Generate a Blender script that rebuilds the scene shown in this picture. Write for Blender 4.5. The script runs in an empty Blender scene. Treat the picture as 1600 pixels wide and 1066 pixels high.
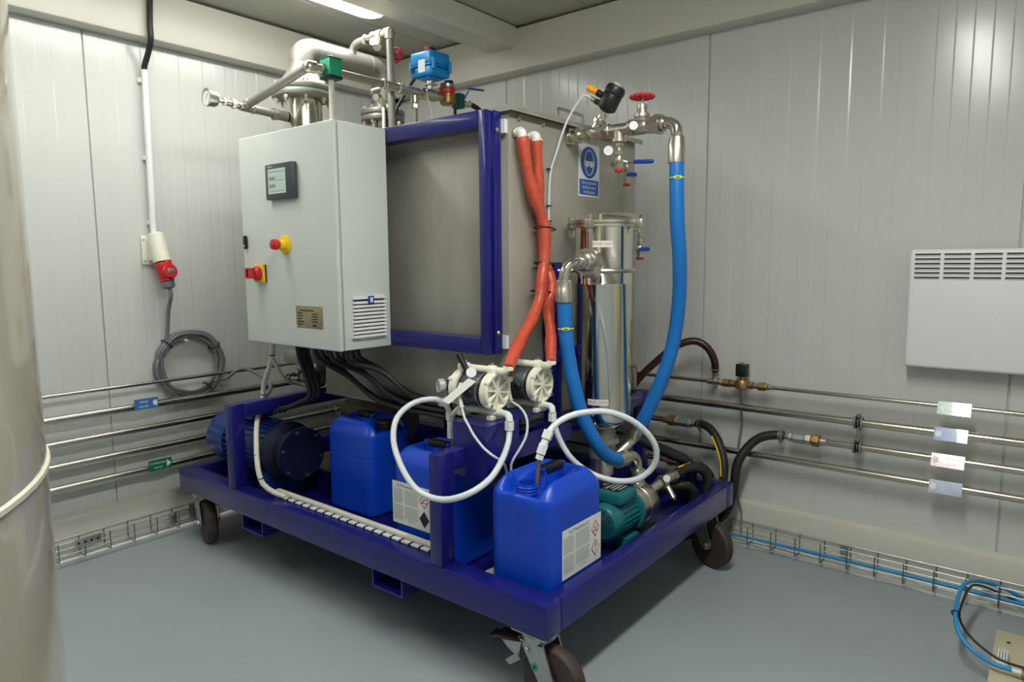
import bpy, bmesh, math, random
from mathutils import Vector, Matrix
random.seed(7)
C = bpy.context.scene.collection
SC = bpy.context.scene
PI = math.pi

# ------------------------------------------------------------------ camera, world, exposure
cam_d = bpy.data.cameras.new('camera'); cam = bpy.data.objects.new('camera', cam_d); C.objects.link(cam)
_m = Matrix([[-0.625051, -0.094241, 0.774874], [0.780551, -0.066372, 0.621558], [-0.007146, 0.993334, 0.115046]]).to_4x4(); _m.translation = Vector((2.9972, 3.302, 1.27)); cam.matrix_world = _m
cam_d.sensor_width = 36.0; cam_d.lens = 24.070; cam_d.clip_start = 0.02
SC.camera = cam
w = bpy.data.worlds.new('world'); SC.world = w; w.use_nodes = True
w.node_tree.nodes['Background'].inputs[0].default_value = (0.8, 0.85, 0.9, 1)
w.node_tree.nodes['Background'].inputs[1].default_value = 0.05
SC.view_settings.view_transform = 'Standard'; SC.view_settings.look = 'None'
SC.view_settings.gamma = 1.0; SC.view_settings.use_curve_mapping = False
SC.view_settings.exposure = 0.0
LAMP = {'near': 24.0, 'far': 56.0, 'rear': 16.0}       # strengths of the ceiling lights

# ------------------------------------------------------------------ materials
def srgb(c):
    return tuple((x/255/12.92 if x/255 <= 0.04045 else ((x/255+0.055)/1.055)**2.4) for x in c) + (1.0,)
def mat(name, rgb, rough=0.5, metal=0.0, noise=0.0, nscale=30, bump=0.0, bscale=80, stretch=None, coat=0.0, emit=0.0, trans=0.0, spec=None, rvar=0.0, alpha=None):
    m = bpy.data.materials.new(name); m.use_nodes = True
    nt = m.node_tree; b = nt.nodes['Principled BSDF']
    col = srgb(rgb)
    b.inputs['Base Color'].default_value = col; b.inputs['Roughness'].default_value = rough
    b.inputs['Metallic'].default_value = metal; b.inputs['Coat Weight'].default_value = coat
    if spec is not None: b.inputs['Specular IOR Level'].default_value = spec
    if trans: b.inputs['Transmission Weight'].default_value = trans
    if emit:
        b.inputs['Emission Color'].default_value = col; b.inputs['Emission Strength'].default_value = emit
    if noise or bump or rvar:
        tc = nt.nodes.new('ShaderNodeTexCoord'); mp = nt.nodes.new('ShaderNodeMapping')
        nt.links.new(tc.outputs['Object'], mp.inputs['Vector'])
        if stretch: mp.inputs['Scale'].default_value = stretch
        n = nt.nodes.new('ShaderNodeTexNoise'); n.inputs['Scale'].default_value = nscale; n.inputs['Detail'].default_value = 5
        nt.links.new(mp.outputs[0], n.inputs['Vector'])
        if noise:
            r = nt.nodes.new('ShaderNodeValToRGB')
            r.color_ramp.elements[0].position = 0.3; r.color_ramp.elements[1].position = 0.7
            r.color_ramp.elements[0].color = tuple(x*(1-noise) for x in col[:3]) + (1,)
            r.color_ramp.elements[1].color = tuple(min(1, x*(1+noise)) for x in col[:3]) + (1,)
            nt.links.new(n.outputs['Fac'], r.inputs[0]); nt.links.new(r.outputs[0], b.inputs['Base Color'])
        if rvar:
            mr = nt.nodes.new('ShaderNodeMapRange')
            mr.inputs['To Min'].default_value = max(0, rough-rvar); mr.inputs['To Max'].default_value = min(1, rough+rvar)
            nt.links.new(n.outputs['Fac'], mr.inputs['Value']); nt.links.new(mr.outputs[0], b.inputs['Roughness'])
        if bump:
            n2 = nt.nodes.new('ShaderNodeTexNoise'); n2.inputs['Scale'].default_value = bscale; n2.inputs['Detail'].default_value = 3
            nt.links.new(mp.outputs[0], n2.inputs['Vector'])
            bp = nt.nodes.new('ShaderNodeBump'); bp.inputs['Strength'].default_value = bump; bp.inputs['Distance'].default_value = 0.002
            nt.links.new(n2.outputs['Fac'], bp.inputs['Height']); nt.links.new(bp.outputs[0], b.inputs['Normal'])
    return m
M = {
 'wall': mat('wall_paint', (203,206,202), 0.19, noise=0.015, nscale=2, spec=0.32),
 'trim': mat('trim_paint', (203,202,191), 0.42, noise=0.02, nscale=3),
 'ceil': mat('ceiling_paint', (186,185,174), 0.5, noise=0.02, nscale=2),
 'floor': mat('floor_epoxy', (153,163,168), 0.32, noise=0.05, nscale=1.3, bump=0.05, bscale=60, rvar=0.06),
 'steel': mat('stainless_steel', (205,200,188), 0.33, 1.0, noise=0.06, nscale=40, rvar=0.06),
 'pipe': mat('stainless_pipe', (200,194,180), 0.2, 1.0, noise=0.05, nscale=20),
 'polish': mat('polished_steel', (222,219,208), 0.09, 1.0, noise=0.03, nscale=6),
 'brushed': mat('pickled_steel_sheet', (168,165,154), 0.5, 0.35, noise=0.13, nscale=7, stretch=(1,1,0.35), bump=0.06, bscale=150, rvar=0.08),
 'duct': mat('dull_steel_tube', (142,140,132), 0.5, 0.5, noise=0.05, nscale=15),
 'zinc': mat('zinc_plated_steel', (176,180,178), 0.35, 0.9, noise=0.12, nscale=40),
 'blue': mat('blue_frame_paint', (23,25,108), 0.28, noise=0.05, nscale=8, coat=0.25, bump=0.05, bscale=120),
 'can': mat('blue_polyethylene', (8,66,192), 0.34, noise=0.04, nscale=6, bump=0.05, bscale=60),
 'candark': mat('navy_polyethylene', (14,44,150), 0.4, noise=0.04, nscale=6, bump=0.05, bscale=60),
 'grey': mat('cabinet_grey_paint', (206,212,207), 0.38, noise=0.01, nscale=5, bump=0.04, bscale=300),
 'black': mat('black_plastic', (24,25,27), 0.4),
 'rod': mat('grey_plastic_rod', (104,100,90), 0.45),
 'rubber': mat('black_rubber', (30,31,32), 0.5, noise=0.15, nscale=40),
 'darkgrey': mat('dark_grey_plastic', (62,68,72), 0.42),
 'white': mat('white_plastic', (227,230,230), 0.4),
 'shadezinc': mat('shaded_zinc_wire', (122,128,126), 0.4, 0.8, noise=0.1, nscale=40),  # zinc darkened as if facing away from the lamps, shade in the colour
 'ivory': mat('ivory_polypropylene', (226,225,208), 0.4, noise=0.02, nscale=20),
 'tube': mat('translucent_white_tube', (208,214,218), 0.3, noise=0.02, nscale=15),
 'redhose': mat('orange_red_sleeve', (192,78,54), 0.38, noise=0.16, nscale=45, bump=0.9, bscale=70, coat=0.15),
 'bluehose': mat('blue_hose_rubber', (16,110,188), 0.42, noise=0.05, nscale=20, bump=0.1, bscale=80),
 'red': mat('red_plastic', (196,30,36), 0.38),
 'darkred': mat('red_paint', (176,26,40), 0.4),
 'yellow': mat('yellow_plastic', (238,200,20), 0.4),
 'lime': mat('yellow_green_plastic', (214,228,40), 0.45),
 'orange': mat('orange_plastic', (250,160,20), 0.4),
 'teal': mat('teal_paint', (28,112,122), 0.4, noise=0.05, nscale=20),
 'green': mat('green_plastic', (24,150,110), 0.42),
 'dgreen': mat('dark_green_plastic', (16,84,66), 0.45),
 'actblue': mat('actuator_blue_paint', (4,138,212), 0.35, noise=0.04, nscale=20),
 'valveblue': mat('blue_vinyl', (24,62,170), 0.4),
 'motor': mat('motor_blue_paint', (15,54,122), 0.35, noise=0.05, nscale=20),
 'motordark': mat('dark_navy_paint', (14,22,48), 0.45, noise=0.1, nscale=20),
 'brass': mat('brass', (158,128,80), 0.4, 0.85, noise=0.08, nscale=30),
 'tyre': mat('brown_rubber_tyre', (60,49,46), 0.6, noise=0.35, nscale=25, bump=0.2, bscale=60),
 'hub': mat('dark_hub', (44,42,42), 0.55, noise=0.2, nscale=20),
 'cream': mat('cream_tank_paint', (158,154,138), 0.14, noise=0.04, nscale=3, coat=0.3),
 'signblue': mat('sign_blue', (28,80,168), 0.35),
 'signwhite': mat('sign_white', (226,230,232), 0.35),
 'label': mat('paper_label', (222,226,222), 0.5),
 'ink': mat('black_ink', (26,26,28), 0.6),
 'redink': mat('red_ink', (206,40,44), 0.5),
 'greyprint': mat('grey_small_print', (168,174,172), 0.55, noise=0.22, nscale=260, stretch=(1,1,2.6)),
 'labgreen': mat('green_pipe_label', (66,140,116), 0.2, coat=0.8),
 'labdgreen': mat('dark_green_pipe_label', (22,104,78), 0.3),
 'labblue': mat('blue_pipe_label', (66,116,176), 0.22, coat=0.6),
 'labsilver': mat('silver_pipe_label', (150,160,178), 0.2, 0.6, noise=0.1, nscale=30),
 'labpink': mat('faded_red_pipe_label', (196,176,178), 0.2, 0.4),
 'screen': mat('touch_screen_lcd', (176,198,188), 0.2, emit=0.12),
 'screenline': mat('touch_screen_print', (128,150,140), 0.3),
 'plate': mat('engraved_plate', (158,150,122), 0.35, 0.7, noise=0.3, nscale=60, stretch=(1,1,4)),
 'beige': mat('beige_paint', (196,188,158), 0.45, noise=0.05, nscale=10),
 'greycable': mat('grey_cable', (110,116,118), 0.5),
 'whitecable': mat('white_cable_sleeve', (206,204,190), 0.5, noise=0.05, nscale=30),
 'bluecable': mat('light_blue_cable', (24,140,206), 0.4),
 'silverpump': mat('grey_painted_pump', (120,112,100), 0.5, 0.3, noise=0.1, nscale=20),
 'brown': mat('brown_dusty_plate', (104,88,72), 0.6, noise=0.2, nscale=15),
 'caulk': mat('white_sealant', (236,236,232), 0.6), 'band': mat('weld_band_paint', (190,186,170), 0.3),
 'face': mat('pressure_dial', (214,222,224), 0.25),
 'clear': mat('clear_plastic', (200,204,202), 0.15, 0.2),
 **{'lamp_'+k: mat('lamp_diffuser_'+k, (255,254,247), 0.4, emit=v) for k, v in LAMP.items()},
}

# ------------------------------------------------------------------ mesh helpers
ORG = {}
def worg(o): return ORG.get(o.name, Vector((0, 0, 0))) if o else Vector((0, 0, 0))
def catmull(pts, step=0.02, closed=False):
    P = [Vector(p) for p in pts]; out = []
    n = len(P)
    for i in range(n if closed else n-1):
        if closed: p0, p1, p2, p3 = P[i-1], P[i], P[(i+1) % n], P[(i+2) % n]
        else:
            p1, p2 = P[i], P[i+1]
            p0 = P[i-1] if i > 0 else p1*2-p2
            p3 = P[i+2] if i+2 < n else p2*2-p1
        k = max(2, int((p2-p1).length/step))
        for j in range(k):
            t = j/k
            out.append(0.5*((2*p1)+(p2-p0)*t+(2*p0-5*p1+4*p2-p3)*t*t+(3*p1-p0-3*p2+p3)*t*t*t))
    if not closed: out.append(P[-1])
    return out
def frame(d):
    d = Vector(d).normalized()
    a = Vector((0, 0, 1)) if abs(d.z) < 0.9 else Vector((1, 0, 0))
    u = d.cross(a).normalized(); return u, d.cross(u).normalized()
class MB:
    def __init__(s, T=None): s.bm = bmesh.new(); s.T = T or Matrix.Identity(4)
    def v(s, p): return s.bm.verts.new(s.T @ Vector(p))
    def f(s, vs):
        try: return s.bm.faces.new(vs)
        except ValueError: return None
    def box(s, lo, hi, bev=0.0, seg=2):
        c = [s.v((x, y, z)) for x in (lo[0], hi[0]) for y in (lo[1], hi[1]) for z in (lo[2], hi[2])]
        fs = [s.f([c[i] for i in q]) for q in ((0,1,3,2),(4,6,7,5),(0,4,5,1),(2,3,7,6),(0,2,6,4),(1,5,7,3))]
        if bev:
            es = {e for f in fs for e in f.edges}
            bmesh.ops.bevel(s.bm, geom=list(es), offset=bev, segments=seg, profile=0.5, affect='EDGES')
        return s
    def obox(s, c, size, d, up=(0,0,1), bev=0.0):
        d = Vector(d).normalized(); up = Vector(up); r = d.cross(up).normalized(); up = r.cross(d)
        R = Matrix((d, r, up)).transposed().to_4x4(); R.translation = Vector(c)
        o = s.T; s.T = o @ R; h = [x/2 for x in size]; s.box([-x for x in h], h, bev); s.T = o; return s
    def ring(s, c, u, w, r, n): return [s.v(c+u*(r*math.cos(2*PI*i/n))+w*(r*math.sin(2*PI*i/n))) for i in range(n)]
    def skin(s, rings, cap=True, closed=False):
        n = len(rings[0])
        for a, b in zip(rings, rings[1:]+([rings[0]] if closed else [])):
            for i in range(n): s.f((a[i], a[(i+1) % n], b[(i+1) % n], b[i]))
        if cap and not closed:
            s.f(list(reversed(rings[0]))); s.f(rings[-1])
    def lathe(s, p0, ax, prof, n=20, cap=True):
        ax = Vector(ax).normalized(); u, w = frame(ax); p0 = Vector(p0)
        s.skin([s.ring(p0+ax*h, u, w, max(r, 1e-5), n) for r, h in prof], cap); return s
    def cyl(s, p0, p1, r0, r1=None, n=16):
        p0, p1 = Vector(p0), Vector(p1)
        return s.lathe(p0, p1-p0, [(r0, 0), (r0 if r1 is None else r1, (p1-p0).length)], n)
    def bcyl(s, p0, p1, r, b=0.003, n=18):
        p0, p1 = Vector(p0), Vector(p1); L = (p1-p0).length
        return s.lathe(p0, p1-p0, [(r-b, 0), (r, b), (r, L-b), (r-b, L)], n)
    def hexn(s, p0, p1, r): return s.cyl(p0, p1, r, n=6)
    def tube(s, pts, r, n=10, step=0.02, smooth=True, closed=False, wob=None, cap=True):
        P = catmull(pts, step, closed) if smooth else [Vector(p) for p in pts]
        rings = []; u = None; m = len(P)
        for i, p in enumerate(P):
            if closed: d = P[(i+1) % m]-P[i-1]
            else: d = P[min(i+1, m-1)]-P[max(i-1, 0)]
            d.normalize()
            if u is None: u, w = frame(d)
            else:
                u = (u-d*u.dot(d)).normalized(); w = d.cross(u)
            rr = r*(wob(i) if wob else 1.0)
            rings.append(s.ring(p, u, w, rr, n))
        s.skin(rings, cap, closed); return s
    def torus(s, c, ax, R, r, n=28, k=8, a0=0, a1=2*PI):
        u, w = frame(ax); c = Vector(c); full = abs(a1-a0-2*PI) < 1e-6
        m = n if full else n+1
        P = [c+u*(R*math.cos(a0+(a1-a0)*i/n))+w*(R*math.sin(a0+(a1-a0)*i/n)) for i in range(m)]
        return s.tube(P, r, k, smooth=False, closed=full)
    def prism(s, poly, vec):
        vec = Vector(vec); a = [s.v(p) for p in poly]; b = [s.v(Vector(p)+vec) for p in poly]; n = len(a)
        s.f(list(reversed(a))); s.f(b)
        for i in range(n): s.f((a[i], a[(i+1) % n], b[(i+1) % n], b[i]))
        return s
    def quad(s, *ps): s.f([s.v(p) for p in ps]); return s
    def sphere(s, c, r, n=14, k=8, sc=(1,1,1)):
        c = Vector(c); rings = []
        for j in range(1, k):
            a = PI*j/k; rings.append([s.v(c+Vector((r*sc[0]*math.sin(a)*math.cos(2*PI*i/n), r*sc[1]*math.sin(a)*math.sin(2*PI*i/n), r*sc[2]*math.cos(a)))) for i in range(n)])
        s.skin(rings, True); return s
    def build(s, name, m, parent=None, ang=38, label=None):
        bmesh.ops.recalc_face_normals(s.bm, faces=s.bm.faces[:])
        me = bpy.data.meshes.new(name); off = worg(parent)
        for v_ in s.bm.verts: v_.co -= off
        s.bm.to_mesh(me); s.bm.free()
        for p in me.polygons: p.use_smooth = True
        me.set_sharp_from_angle(angle=math.radians(ang))
        me.materials.append(M[m] if isinstance(m, str) else m)
        o = bpy.data.objects.new(name, me); C.objects.link(o)
        if parent: o.parent = parent; ORG[o.name] = off
        if label: o['label'] = label
        return o
def thing(name, label, cat, loc=(0,0,0), group=None):
    o = bpy.data.objects.new(name, None); C.objects.link(o); o.location = loc; ORG[o.name] = Vector(loc)
    o.empty_display_size = 0.05
    o['label'] = label; o['category'] = cat
    if group: o['group'] = group
    return o
def tag(o, label, cat, group=None):
    o['label'] = label; o['category'] = cat
    if group: o['group'] = group
    return o
def struct(o): o['kind'] = 'structure'; return o
def stuff(o): o['kind'] = 'stuff'; return o
def text(s, size, o, r, u, m, parent, name='lettering', align='CENTER', sx=1.0):
    cu = bpy.data.curves.new('t', 'FONT'); cu.body = s; cu.size = size; cu.align_x = align; cu.align_y = 'CENTER'
    cu.resolution_u = 2; cu.space_line = 1.0
    t = bpy.data.objects.new('t', cu); me = bpy.data.meshes.new_from_object(t)
    r = Vector(r).normalized(); u = Vector(u).normalized(); off = worg(parent); o = Vector(o)
    for v_ in me.vertices: v_.co = o + r*(v_.co.x*sx) + u*v_.co.y - off
    me.materials.clear(); me.materials.append(M[m]); me.name = name
    bpy.data.objects.remove(t); bpy.data.curves.remove(cu)
    ob = bpy.data.objects.new(name, me); C.objects.link(ob); ob.parent = parent; ORG[ob.name] = off
    return ob
def hose(name, pts, r, m, label, cat='hose', group=None, n=12, step=0.02, wob=None, root=None):
    o = MB().tube(pts, r, n, step, wob=wob).build(name, m, root)
    if root is None: tag(o, label, cat, group)
    return o
# ------------------------------------------------------------------ the room
H = 2.482; RX, RY = 4.3, 4.2
struct(MB().box((-0.1, -0.1, -0.08), (RX+0.1, RY+0.1, 0.0)).build('floor', 'floor'))
def ribbed_panel(name, parent, a0, a1, axis, z0=0.0, z1=H):
    # sandwich panel: shallow alternating lands, edges turned back into the joint
    a0 += 0.0022; a1 -= 0.0022; n = 20; prof = [(a0, -0.012), (a0+0.002, -0.0006)]
    wd = (a1-a0-0.008)/n
    for i in range(n):
        s = a0+0.004+i*wd; d = 0.0 if i % 2 else -0.0011
        prof += [(s+0.003, d), (s+wd-0.003, d)]
    prof += [(a1-0.002, -0.0006), (a1, -0.012)]
    b = MB()
    P = (lambda a, d, z: (d, a, z)) if axis == 'y' else (lambda a, d, z: (a, d, z))
    lo = [b.v(P(a, d, z0)) for a, d in prof]; hi = [b.v(P(a, d, z1)) for a, d in prof]
    for i in range(len(prof)-1): b.f((lo[i], lo[i+1], hi[i+1], hi[i]))
    return b.build(name, 'wall', parent, ang=4)
wr = struct(MB().box((-0.1, -0.1, 0), (-0.011, RY+0.1, H)).build('wall_right', 'wall'))
for k in range(-1, 4):
    a = 0.872+1.1535*k; ribbed_panel('wall_panel', wr, max(a, 0.0), min(a+1.1535, RY), 'y')
wl = struct(MB().box((0, -0.1, 0), (RX+0.1, -0.011, H)).build('wall_left', 'wall'))
for k in range(-1, 5):
    a = 0.617+1.1535*k; ribbed_panel('wall_panel', wl, max(a, 0.0), min(a+1.1535, RX), 'x')
struct(MB().box((RX, -0.1, 0), (RX+0.1, RY+0.1, H)).build('wall_front', 'wall'))
struct(MB().box((-0.1, RY, 0), (RX, RY+0.1, H)).build('wall_back', 'wall'))
ce = struct(MB().box((-0.1, -0.1, H+0.012), (RX+0.1, RY+0.1, H+0.08)).build('ceiling', 'black'))
for k in range(6):
    y0 = max(0.0, -0.535+0.99*k); y1 = min(RY, 0.455+0.99*k)
    if y1 > y0: MB().box((0.0, y0+0.003, H), (RX, y1-0.003, H+0.011)).build('ceiling_panel', 'ceil', ce)
# perimeter beams under the ceiling and the beam across it
def beam(name, axis, L):
    q = []
    for d, z in ((0.0, 2.258), (0.078, 2.258), (0.087, 2.263), (0.09, 2.272), (0.09, 2.468), (0.0, 2.468)):
        q.append((d, 0.0, z) if axis == 'y' else (0.0, d, z))
    struct(MB().prism(q, (0, L, 0) if axis == 'y' else (L, 0, 0)).build(name, 'trim'))
beam('trim_1', 'y', RY); beam('trim_2', 'x', RX)
q = [(0.09, 0.80, 2.476), (0.09, 0.812, 2.392), (0.09, 0.825, 2.38), (0.09, 0.995, 2.372), (0.09, 1.008, 2.384), (0.09, 1.012, 2.476)]
struct(MB().prism(q, (RX-0.09, 0, 0)).build('trim_3', 'trim'))
def plinth(name, axis, L):
    q = []
    for d, z in ((0.0, 0.0), (0.034, 0.0), (0.034, 0.178), (0.03, 0.187), (0.02, 0.191), (0.0, 0.195)):
        q.append((d, 0.0, z) if axis == 'y' else (0.0, d, z))
    struct(MB().prism(q, (0, L, 0) if axis == 'y' else (L, 0, 0)).build(name, 'trim'))
plinth('baseboard_right', 'y', RY); plinth('baseboard_left', 'x', RX)
rs = random.Random(3)
seal = [(0.04+rs.uniform(-0.003, 0.006), 0.05+0.1*i, 0.0) for i in range(42)]
struct(MB().tube(seal, 0.022, 8, 0.05, wob=lambda i: 1+0.25*math.sin(i*1.3)).build('trim_4', 'caulk'))
struct(MB().tube([(0.05+0.2*i, 0.038, 0.001) for i in range(28)], 0.008, 6, 0.1).build('trim_5', 'caulk'))

# ------------------------------------------------------------------ ceiling lights
def ceiling_light(x0, x1, y, label, lamp):
    t = thing('ceiling_light', label, 'ceiling light', ((x0+x1)/2, y, H))
    def cap(z, r, ins):
        P = []
        for cx, a0 in ((x1-0.08, -PI/2), (x0+0.08, PI/2)):
            for i in range(13):
                a = a0+PI*i/12; P.append((cx+(0.08-ins)*math.cos(a), y+(r)*math.sin(a), z))
        return P
    b = MB(); b.skin([[b.v(p) for p in cap(z, r, i)] for z, r, i in ((H-0.001, 0.082, 0), (H-0.048, 0.082, 0), (H-0.05, 0.08, 0.002))]); b.build('housing', 'white', t)
    b = MB(); b.skin([[b.v(p) for p in cap(z, r, i)] for z, r, i in ((H-0.0505, 0.080, 0.002), (H-0.062, 0.076, 0.005), (H-0.072, 0.064, 0.015), (H-0.076, 0.045, 0.03))]); b.build('diffuser', 'lamp_'+lamp, t)
    for xx in (x0+0.2, x1-0.2):
        MB().box((xx-0.012, y+0.081, H-0.04), (xx+0.012, y+0.087, H-0.012), 0.002).build('clip', 'white', t)
ceiling_light(0.745, 2.265, 0.728, 'long white ceiling light with rounded end above the steel ductwork', 'near')
ceiling_light(2.45, 3.65, 0.722, 'long white ceiling light in line behind the visible one', 'rear')
ceiling_light(1.30, 2.80, 2.86, 'long white ceiling light reflected in the ribbed wall above the heater', 'far')

# ------------------------------------------------------------------ wheeled cart
cart = thing('equipment_cart', 'dark blue welded steel cart on four castors carrying the tank and pumps', 'cart', (0.9, 1.234, 0))
MB().box((1.504, 0.193, 0.241), (1.574, 2.275, 0.340), 0.006).build('front_beam', 'blue', cart)
MB().box((0.226, 0.193, 0.241), (0.296, 2.275, 0.340), 0.006).build('rear_beam', 'blue', cart)
MB().box((0.297, 0.193, 0.241), (1.503, 0.243, 0.3395), 0.006).build('side_beam', 'blue', cart)
MB().box((0.297, 2.227, 0.241), (1.503, 2.275, 0.3395), 0.006).build('side_beam', 'blue', cart)
MB().box((0.296, 0.243, 0.243), (1.504, 2.227, 0.250)).build('deck', 'blue', cart)
for y in (0.630, 1.828):
    MB().box((1.513, y, 0.340), (1.574, y+0.05, 0.692), 0.005).build('upright', 'blue', cart)
    MB().box((0.230, y, 0.340), (0.290, y+0.05, 0.692), 0.005).build('upright', 'blue', cart)
    MB().box((0.2905, y+0.0005, 0.632), (1.5125, y+0.0495, 0.692), 0.004).build('crossbeam', 'blue', cart)
for y0, y1 in ((0.722, 0.872), (1.543, 1.693)):
    b = MB()
    b.box((0.23, y0, 0.181), (1.571, y1, 0.187)); b.box((0.23, y0, 0.187), (1.571, y0+0.006, 0.241)); b.box((0.23, y1-0.006, 0.187), (1.571, y1, 0.241))
    b.build('fork_pocket', 'blue', cart)
# pump shelf: folded plate with front apron and side rail
b = MB(); b.box((1.118, 1.8285, 0.766), (1.463, 1.968, 0.772)); b.box((1.457, 1.8285, 0.602), (1.463, 1.968, 0.7655)); b.box((1.30, 1.962, 0.637), (1.4565, 1.968, 0.7655))
b.box((1.0, 1.93, 0.637), (1.2995, 1.968, 0.697)); b.box((1.118, 1.8285, 0.6925), (1.4565, 1.834, 0.7655))
b.build('pump_shelf', 'blue', cart)
MB().box((0.925, 1.836, 0.6925), (0.985, 1.8775, 1.267), 0.003).build('filter_post', 'blue', cart)
MB().box((0.86, 1.8775, 0.905), (0.975, 1.892, 0.95), 0.003).build('filter_bracket', 'blue', cart)
MB().box((0.78, 1.8785, 0.640), (0.90, 1.930, 0.660), 0.003).build('filter_bracket', 'blue', cart)
def castor(x, y, ang, brake=False, sticker=False):
    T = Matrix.Translation((x, y, 0)) @ Matrix.Rotation(math.radians(ang), 4, 'Z')      # local +x: trailing direction
    b = MB(T); tr = 0.052
    b.lathe((0, 0, 0.207), (0, 0, 1), [(0.046, 0), (0.05, 0.006), (0.05, 0.02), (0.04, 0.0275)], 24)
    for s in (-1, 1):
        y0 = s*0.034; y1 = s*0.040
        b.prism([(-0.045, y0, 0.212), (0.04, y0, 0.212), (tr+0.024, y0, 0.115), (tr+0.022, y0, 0.09), (tr, y0, 0.078), (tr-0.022, y0, 0.09)], (0, y1-y0, 0))
        b.bcyl((tr, s*0.0395, 0.1), (tr, s*0.050, 0.1), 0.014, 0.002, 6)
        b.bcyl((-0.012, s*0.0395, 0.182), (-0.012, s*0.046, 0.182), 0.009, 0.002, 6)
    b.box((-0.045, -0.04, 0.2065), (0.04, 0.04, 0.2125))
    root = b.build('castor', 'zinc', cart)
    MB(T).box((-0.058, -0.058, 0.2352), (0.058, 0.058, 0.2405), 0.002).build('mounting_plate', 'zinc', root)
    MB(T).lathe((tr, -0.024, 0.1), (0, 1, 0), [(0.078, 0), (0.092, 0.002), (0.098, 0.009), (0.1, 0.018), (0.1, 0.03), (0.098, 0.039), (0.092, 0.046), (0.078, 0.048)], 40).build('tyre', 'tyre', root)
    MB(T).lathe((tr, -0.029, 0.1), (0, 1, 0), [(0.022, 0), (0.024, 0.004), (0.05, 0.0055), (0.078, 0.006), (0.078, 0.052), (0.05, 0.0525), (0.024, 0.054), (0.022, 0.058)], 28).build('hub', 'hub', root)
    if brake:
        b = MB(T); b.prism([(-0.045, -0.03, 0.19), (-0.045, 0.03, 0.19), (-0.15, 0.026, 0.165), (-0.15, -0.026, 0.165)], (0, 0, 0.008))
        b.box((-0.175, -0.022, 0.150), (-0.148, 0.022, 0.166), 0.005); b.build('brake_pedal', 'tyre', root)
        b = MB(T); b.prism([(-0.03, -0.046, 0.20), (-0.1, -0.046, 0.185), (-0.075, -0.046, 0.165), (-0.04, -0.046, 0.15)], (0, 0.005, 0)); b.prism([(-0.045, -0.05, 0.165), (-0.03, -0.05, 0.15), (-0.07, -0.05, 0.12), (-0.085, -0.05, 0.13)], (0, 0.005, 0))
        b.build('brake_lever', 'zinc', root)
    if sticker:
        MB(T).lathe((0.012, -0.0402, 0.138), (0, -1, 0), [(0.012, 0), (0.012, 0.0006)], 20).build('sticker', 'green', root, label='round green sticker on the grey castor fork')
        MB(T).obox((0.012, -0.0412, 0.138), (0.012, 0.004, 0.0006), (1, 0, 1), (0, -1, 0)).build('sticker_mark', 'ink', root)
castor(1.515, 2.205, 90, True, True)
castor(1.50, 0.268, 76)
castor(0.33, 2.185, 72)
castor(0.33, 0.30, 60)
# ------------------------------------------------------------------ stainless tank and its frame
tank = thing('steel_tank', 'large rectangular stainless steel tank with a flat lid behind the blue frame', 'tank', (0.735, 1.3, 0.692))
b = MB(); b.box((0.30, 0.772, 0.693), (1.17, 1.828, 1.772), 0.004); b.build('body', 'brushed', tank)
MB().box((1.1702, 0.772, 0.693), (1.176, 1.827, 0.7), 0.001).build('bottom_seam', 'steel', tank)
b = MB(); b.box((0.287, 0.745, 1.776), (1.188, 1.855, 1.784)); b.box((0.287, 1.851, 1.766), (1.188, 1.855, 1.7755)); b.box((1.184, 0.745, 1.766), (1.188, 1.8505, 1.7755))
b.box((0.287, 0.745, 1.7845), (1.15, 1.83, 1.789)); b.build('lid', 'brushed', tank)
MB().tube([(0.787, 1.76, 1.786), (0.787, 1.76, 1.842), (0.78, 1.76, 1.85), (0.62, 1.76, 1.85), (0.613, 1.76, 1.842), (0.613, 1.76, 1.786)], 0.006, 8, smooth=False).build('lid_handle', 'steel', tank)
for x in (1.12, 0.98, 0.42):
    MB().hexn((x, 1.828, 1.752), (x, 1.836, 1.752), 0.008).build('bolt', 'steel', tank)
for x, z in ((1.14, 1.70), (1.062, 1.698)):
    MB().bcyl((x, 1.8285, z), (x, 1.842, z), 0.016, 0.003).build('nozzle', 'steel', tank)
MB().bcyl((1.005, 1.8285, 1.692), (1.005, 1.85, 1.692), 0.009, 0.002).build('plug', 'steel', tank)
MB().box((0.292, 1.8285, 0.695), (0.318, 1.846, 0.80), 0.002).build('leg_angle', 'steel', tank)
MB().box((0.293, 1.829, 0.8005), (0.317, 1.845, 0.806), 0.002).build('leg_cap', 'red', tank)

fr = thing('mounting_frame', 'dark blue rectangular steel frame bolted in front of the tank', 'frame', (1.225, 1.25, 0.957))
MB().box((1.193, 0.70, 1.711), (1.26, 1.7715, 1.764), 0.003).build('top_rail', 'blue', fr)
MB().box((1.193, 0.70, 0.957), (1.26, 1.7715, 1.012), 0.003).build('bottom_rail', 'blue', fr)
MB().box((1.213, 1.772, 0.957), (1.26, 1.805, 1.764), 0.003).build('side_post', 'blue', fr)
MB().box((1.193, 1.772, 0.957), (1.2125, 1.815, 1.764), 0.003).build('side_flange', 'blue', fr)
MB().box((1.213, 1.8052, 0.957), (1.232, 1.815, 1.764), 0.002).build('side_flange', 'blue', fr)
MB().box((1.193, 0.656, 0.957), (1.26, 0.6995, 1.764), 0.003).build('side_post', 'blue', fr)
for z in (1.70, 1.03):
    MB().bcyl((1.222, 1.8152, z), (1.222, 1.825, z), 0.008, 0.002, 6).build('bolt', 'steel', fr)
for z in (1.735, 1.013):
    MB().box((1.1765, 1.8, z-0.04), (1.1925, 1.829, z+0.005)).build('spacer', 'white', fr)

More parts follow.
